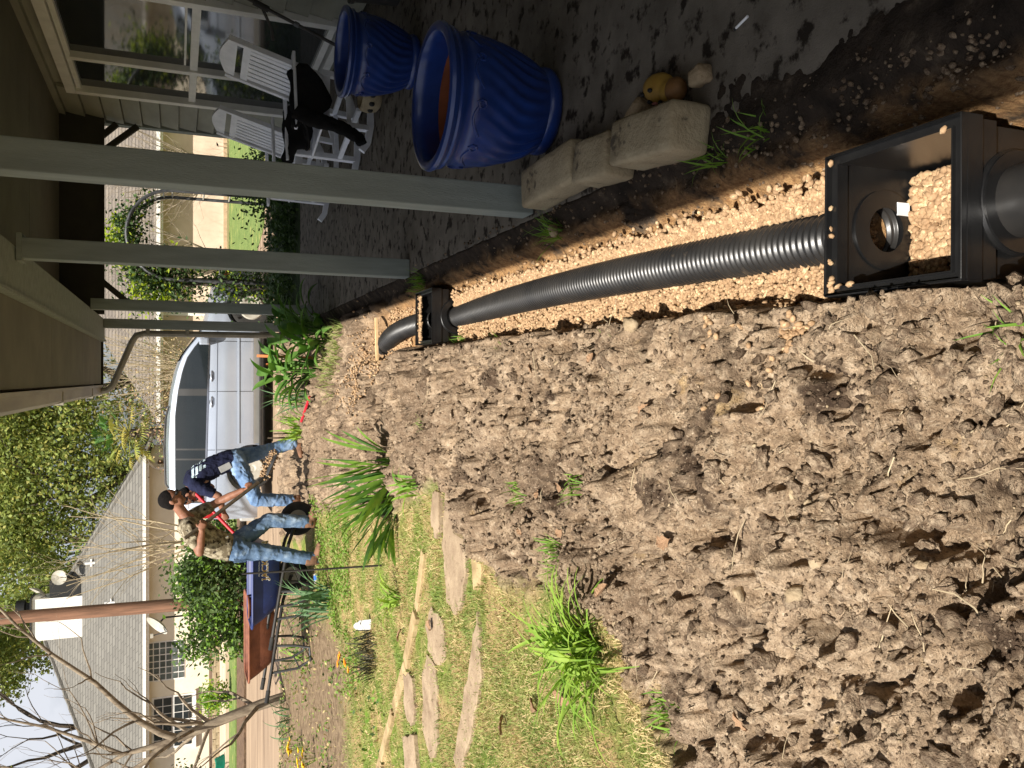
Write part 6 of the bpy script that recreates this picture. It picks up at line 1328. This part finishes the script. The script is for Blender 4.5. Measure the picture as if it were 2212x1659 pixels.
dish('satellite_dish', (-6.05, 22.3, 1.95), (-0.55, -0.45, 0.6), 0.29, 'satellite dish on a short mast in the bush left of the utility pole', 1.9)
# hose reel heap, iron bench
o = MB()
for k in range(9): o.tube([(-12.6+0.42*math.cos(a)*(1-0.03*k), 28.3+0.3*math.sin(a), 0.15+0.03*k+0.02*math.sin(3*a)) for a in np.linspace(0, 6.1, 26)], 0.022, n=6)
o = o.build('garden_hose', M_green, smooth=True); tag(o, 'coiled green garden hose on the patio', 'hose')
bnch = thing('garden_chair', 'rusty wire garden chair with a rounded back on the patio', 'chair', (-11.6, 30.6, 0.12))
for k in range(6): a = -0.5+k*0.2; MB().tube([(0.25*math.sin(a)*1.0, 0, 0.42), (0.5*math.sin(a), 0.05, 0.8), (0.35*math.sin(a), 0.08, 1.02)], 0.010, n=5).build('back_wire', M_barkd, bnch)
for sx in (-1, 1):
    for sy in (-1, 1): MB().tube([(sx*0.22, sy*0.2, 0.42), (sx*0.26, sy*0.26, 0.0)], 0.014, n=6).build('leg', M_barkd, bnch)
MB().box((0, 0, 0.43), (0.5, 0.46, 0.025)).build('seat', M_barkd, bnch); MB().tube([(0.30*math.cos(a), 0.06, 0.78+0.28*math.sin(a)) for a in np.linspace(-0.3, 3.44, 18)], 0.013, n=6).build('back_hoop', M_barkd, bnch)

# ------------------------------------------------------------------ trees and shrubs
def grow(mb, p, d, L_, r, depth, rnd, tips, spread=0.5, up=0.15, ratio=0.72, kids=(2, 3), seg=4, curl=0.25, n=6):
    pts = [Vector(p)]; rad = [r]; d = Vector(d).normalized()
    for i in range(seg):
        d = (d+Vector((rnd.uniform(-curl, curl), rnd.uniform(-curl, curl), rnd.uniform(-curl, curl)*0.6+up*0.3))).normalized(); pts.append(pts[-1]+d*L_/seg); rad.append(r*(1-0.42*(i+1)/seg))
    mb.tube(pts, rad, n=n, cap=False)
    if depth == 0: tips.append(pts[-1]); tips.append(pts[-2]); return
    for k in range(rnd.randint(*kids)):
        j = rnd.randint(max(1, seg-2), seg) if k else seg; a = rnd.uniform(0, 6.283); sd = d.orthogonal().normalized(); sd = Matrix.Rotation(a, 3, d) @ sd
        nd = (d+sd*spread*rnd.uniform(0.6, 1.3)+Vector((0, 0, up))).normalized(); grow(mb, pts[j], nd, L_*ratio*rnd.uniform(0.8, 1.15), rad[j]*(0.78 if k == 0 else 0.6), depth-1, rnd, tips, spread, up, ratio, kids, seg, curl, max(4, n-1))
def crown_tree(name, loc, label, h, trunk_r, depth, seed, nleaf, leaf_s, mats, wts, clump, trunk_m=M_barkd, spread=0.6, up=0.1, lift=0.3, group=None, ratio=0.74, kids=(2, 3), lean=(0, 0, 1), blobs=()):
    t = thing(name, label, 'tree', loc, group=group); rnd = random.Random(seed); mb = MB(); tips = []
    mb.tube([(0, 0, -0.3), (0, 0, h*0.05), Vector(lean).normalized()*h*lift], [trunk_r*1.25, trunk_r, trunk_r*0.85], n=10, cap=False)
    for k in range(3): grow(mb, Vector(lean).normalized()*h*lift, Vector((math.cos(k*2.1+seed), math.sin(k*2.1+seed), 1.0))+Vector(lean)*0.6, h*0.26, trunk_r*0.62, depth, rnd, tips, spread, up, ratio, kids)
    mb.build('trunk', trunk_m, t, smooth=True, fix=False)
    T = np.array([p[:] for p in tips]); 
    if blobs: T = np.concatenate([T]+[np.array(c)+rng.normal(0, s, (k, 3)) for c, s, k in blobs])
    c_ = T[rng.integers(0, len(T), nleaf)]+rng.normal(0, 1, (nleaf, 3))*np.array([clump, clump, clump*0.7]); leaf_mass('crown', c_, leaf_s*(0.7+0.6*rng.random(nleaf)), mats, None, None, parent=t, up=0.2, w=wts); return t
OAK = (M_oak1, M_oak2, M_oak3)
crown_tree('oak_tree', (-5.2, 51, 0), 'tall live oak directly behind the right end of the grey roof', 13.5, 0.42, 4, 3, 31000, 0.12, OAK, [0.5, 0.32, 0.18], 0.5, group='oaks behind the houses', blobs=[((0.5, -1, 6.5), (2.6, 1.6, 2.2), 260), ((-2.5, -1, 8.5), (2.0, 1.5, 1.6), 160), ((1, 0, 10), (3, 1.5, 1.8), 200)])
crown_tree('oak_tree', (-0.6, 48, 0), 'live oak behind the gap between the two houses', 13, 0.36, 4, 8, 27000, 0.115, OAK, [0.5, 0.25, 0.25], 0.5, group='oaks behind the houses', lean=(0.1, 0, 1), blobs=[((-0.8, -1, 7.0), (1.8, 1.4, 1.6), 200), ((-1.2, 0, 10), (2.2, 1.4, 1.8), 240), ((0.8, 0, 8.5), (1.6, 1.2, 2), 120)])
crown_tree('oak_tree', (-10.5, 57, 0), 'farther live oak whose crown fills the top beside the chimney', 13.0, 0.4, 4, 12, 20000, 0.15, OAK, [0.45, 0.4, 0.15], 0.6, group='oaks behind the houses')
crown_tree('oak_tree', (3.8, 52, 0), 'live oak mostly hidden by the porch roof', 13.0, 0.38, 4, 19, 10000, 0.2, OAK, [0.5, 0.3, 0.2], 0.6, group='oaks behind the houses')
crown_tree('oak_tree', (-18.2, 46, 0), 'sparse dark-limbed oak at the far left against the bright sky', 14.5, 0.25, 5, 27, 17000, 0.12, OAK, [0.35, 0.45, 0.2], 0.4, group='oaks behind the houses', spread=0.7)
# scrub behind the gap between the houses
def shrub(name, c, r, n, s, mats, w, label, seed, stems=7, cat='shrub', kind=None):
    t = thing(name, label, cat, c); rnd = random.Random(seed); mb = MB()
    for k in range(stems):
        a = rnd.uniform(0, 6.28); mb.tube([(0, 0, -0.05), (r[0]*0.25*math.cos(a), r[1]*0.25*math.sin(a), r[2]*0.7), (r[0]*0.6*math.cos(a), r[1]*0.6*math.sin(a), r[2]*1.4)], [0.03, 0.022, 0.01], n=5)
    mb.build('stems', M_barkd, t, smooth=True)
    cl = rng.normal(0, 0.5, (26, 3)); cl /= np.maximum(np.linalg.norm(cl, axis=1)[:, None], 0.7); cl = cl*np.array(r)*0.85; cc = cl[rng.integers(0, 26, n)]+rng.normal(0, 1, (n, 3))*np.array(r)*0.22; cc[:, 2] = np.maximum(cc[:, 2]+r[2], 0.02)
    leaf_mass('foliage', cc, s*(0.7+0.6*rng.random(n)), mats, None, None, parent=t, up=0.15, w=w); return t
shrub('round_bush', (-4.55, 21.4, 0.0), (1.15, 0.9, 0.82), 6500, 0.060, (M_bush, M_weed, M_vine), [0.6, 0.2, 0.2], 'large rounded evergreen bush between the utility pole and the workers', 51)
shrub('round_bush', (-6.35, 21.9, 0.0), (0.95, 0.7, 0.75), 3600, 0.060, (M_bush, M_weed, M_vine), [0.5, 0.35, 0.15], 'looser bush on the left of the utility pole', 52)
shrub('small_shrub', (-9.6, 26.5, 0.02), (0.55, 0.5, 0.45), 1100, 0.05, (M_vine2, M_weed), [0.3, 0.7], 'bright green shrub in front of the block wall', 53)
shrub('small_shrub', (-13.5, 27.5, 0.02), (0.9, 0.6, 0.6), 1500, 0.07, (M_bush, M_vine), [0.5, 0.5], 'dark shrub at the far left in front of the sash window', 54)
shrub('small_shrub', (-15.6, 33.5, 0.33), (0.8, 0.7, 1.0), 1600, 0.08, (M_bush, M_vine), [0.5, 0.5], 'tall dark shrub against the cream wall at the left edge', 55)
shrub('brown_shrub', (-1.9, 31.5, 0.0), (1.3, 1.0, 1.2), 4200, 0.05, (M_dead, M_barkd, M_oak2), [0.45, 0.3, 0.25], 'brownish shrub between the two houses behind the SUV roof', 56)
shrub('yellow_shrub', (-0.2, 29.0, 0.0), (1.7, 0.6, 1.6), 5200, 0.042, (M_straw, M_dead, M_bark, M_oak2), [0.25, 0.2, 0.35, 0.2], 'tall straw-coloured shrub in front of the tan house left end', 57)
# fan palm between the houses
pm = thing('fan_palm', 'fan palm with green and yellowed fronds between the houses', 'palm', (-2.05, 34.2, 0.0)); MB().tube([(0, 0, 0), (0.03, 0, 1.5), (0, 0, 3.2)], [0.20, 0.17, 0.16], n=10).build('trunk', M_barkd, pm, smooth=True)
for k in range(26):
    az = k*2.399; el = 1.25-1.9*(k/26); dv = Vector((math.cos(az)*math.cos(el), math.sin(az)*math.cos(el), math.sin(el))); L_ = random.uniform(0.7, 1.0); b0 = Vector((0, 0, 3.2)); tip = b0+dv*L_
    fr = MB().tube([b0, b0+dv*L_*0.5, tip], [0.02, 0.014, 0.01], n=5).build('frond', M_palm, pm)
    mb = MB(); sd = dv.cross(Vector((0, 0, 1))).normalized()
    for j in range(13):
        a = -1.25+2.5*j/12; ld = (dv*math.cos(a)+sd*math.sin(a)); ed = tip+ld*0.62+Vector((0, 0, -0.16)); w_ = ld.cross(Vector((0, 0, 1)))
        w_ = w_.normalized()*0.035 if w_.length > 1e-3 else Vector((0.03, 0, 0)); mid = tip+ld*0.35; mb.add([tip, mid+w_, ed, mid-w_], [(0, 1, 2, 3)])
    mb.build('leaflets', M_palm if k > 8 else M_iris2, fr, fix=False)
# bare trees
def bare(name, loc, label, limbs, r0, seed, m, twigs=14, tl=0.9, depth=2, cat='tree'):
    t = thing(name, label, cat, loc); rnd = random.Random(seed); mb = MB(); dummy = []
    for pts, ra, rb in limbs:
        n_ = len(pts); mb.tube(pts, [ra+(rb-ra)*i/(n_-1) for i in range(n_)], n=9, cap=False)
        for k in range(twigs):
            u = rnd.uniform(0.25, 1.0)*(n_-1); j = min(int(u), n_-2); p = Vector(pts[j]).lerp(Vector(pts[j+1]), u-j); dd = (Vector(pts[j+1])-Vector(pts[j])).normalized()
            sdv = Matrix.Rotation(rnd.uniform(0, 6.28), 3, dd) @ dd.orthogonal().normalized(); rr = (ra+(rb-ra)*u/(n_-1))*0.45; grow(mb, p, dd*0.8+sdv*0.9, tl*rnd.uniform(0.5, 1.2), rr, depth, rnd, dummy, 0.5, 0.15, 0.7, (1, 2), 4, 0.3, 5)
    mb.build('branches', m, t, smooth=True, fix=False); return t
B = (-4.95, 13.3, -0.05)
L3 = lambda q: [(x-B[0], y-B[1], z-B[2]) for x, y, z in q]
bare('bare_tree', B, 'young bare tree with pale speckled trunk at the left in front of the cream house', [
    (L3([(-4.95, 13.3, -0.1), (-5.03, 13.3, 0.35), (-5.14, 13.3, 0.77), (-5.26, 13.3, 1.2), (-5.36, 13.3, 1.55)]), 0.085, 0.068),
    (L3([(-5.36, 13.3, 1.55), (-5.24, 13.28, 1.78), (-5.0, 13.25, 2.08), (-4.66, 13.2, 2.38), (-4.35, 13.2, 2.64), (-3.85, 13.1, 3.17), (-3.4, 13.1, 3.6), (-2.7, 13.0, 4.1)]), 0.058, 0.014),
    (L3([(-5.36, 13.3, 1.55), (-5.46, 13.35, 1.95), (-5.52, 13.4, 2.3), (-5.3, 13.45, 2.7), (-5.0, 13.5, 3.3), (-4.7, 13.5, 4.1)]), 0.050, 0.012),
    (L3([(-5.40, 13.32, 1.7), (-5.65, 13.3, 2.0), (-5.9, 13.3, 2.5), (-6.0, 13.3, 3.2), (-6.1, 13.3, 4.0)]), 0.044, 0.012),
    (L3([(-5.5, 13.38, 2.25), (-5.75, 13.45, 2.7), (-5.65, 13.5, 3.3), (-5.4, 13.5, 4.1)]), 0.030, 0.010)], 0.08, 5, M_bark, 11, 0.75, 2)
def crape(name, loc, label, n, h, seed, m=M_twig, tilt=0.45, r=0.036):
    rnd = random.Random(seed); limbs = []
    for k in range(n):
        a = rnd.uniform(0, 6.28); tl_ = tilt*rnd.uniform(0.3, 1.2); d = Vector((math.cos(a)*tl_, math.sin(a)*tl_*0.5, 1)); pts = [Vector((0, 0, 0))]
        for i in range(6): pts.append(pts[-1]+d.normalized()*h/6*rnd.uniform(0.85, 1.1)); d += Vector((rnd.uniform(-0.16, 0.16), rnd.uniform(-0.1, 0.1), 0.10))
        limbs.append((pts, r, r*0.3))
    return bare(name, loc, label, limbs, r, seed, m, 7, h*0.26, 2)
crape('bare_shrub_tree', (-5.35, 29.5, 0.1), 'bare many-stemmed crape myrtle in front of the grey roof', 9, 5.0, 61)
crape('bare_shrub_tree', (0.25, 26.5, 0.0), 'bare straw-coloured shrub behind the SUV windscreen', 20, 3.6, 62, M_twig, 0.55, 0.022)
crape('bare_shrub_tree', (3.6, 27.5, 0.0), 'bare spreading shrub on the lawn seen through the arch', 22, 3.2, 63, M_bark, 0.75, 0.030)
crape('bare_shrub_tree', (6.6, 28.5, 0.0), 'bare shrub against the tan wall right of the arch', 24, 3.4, 64, M_bark, 0.6, 0.030)
crape('bare_shrub_tree', (-8.6, 31.2, 0.12), 'small bare bush with fine twigs by the block wall', 10, 1.0, 65, M_barkd, 0.7, 0.012)
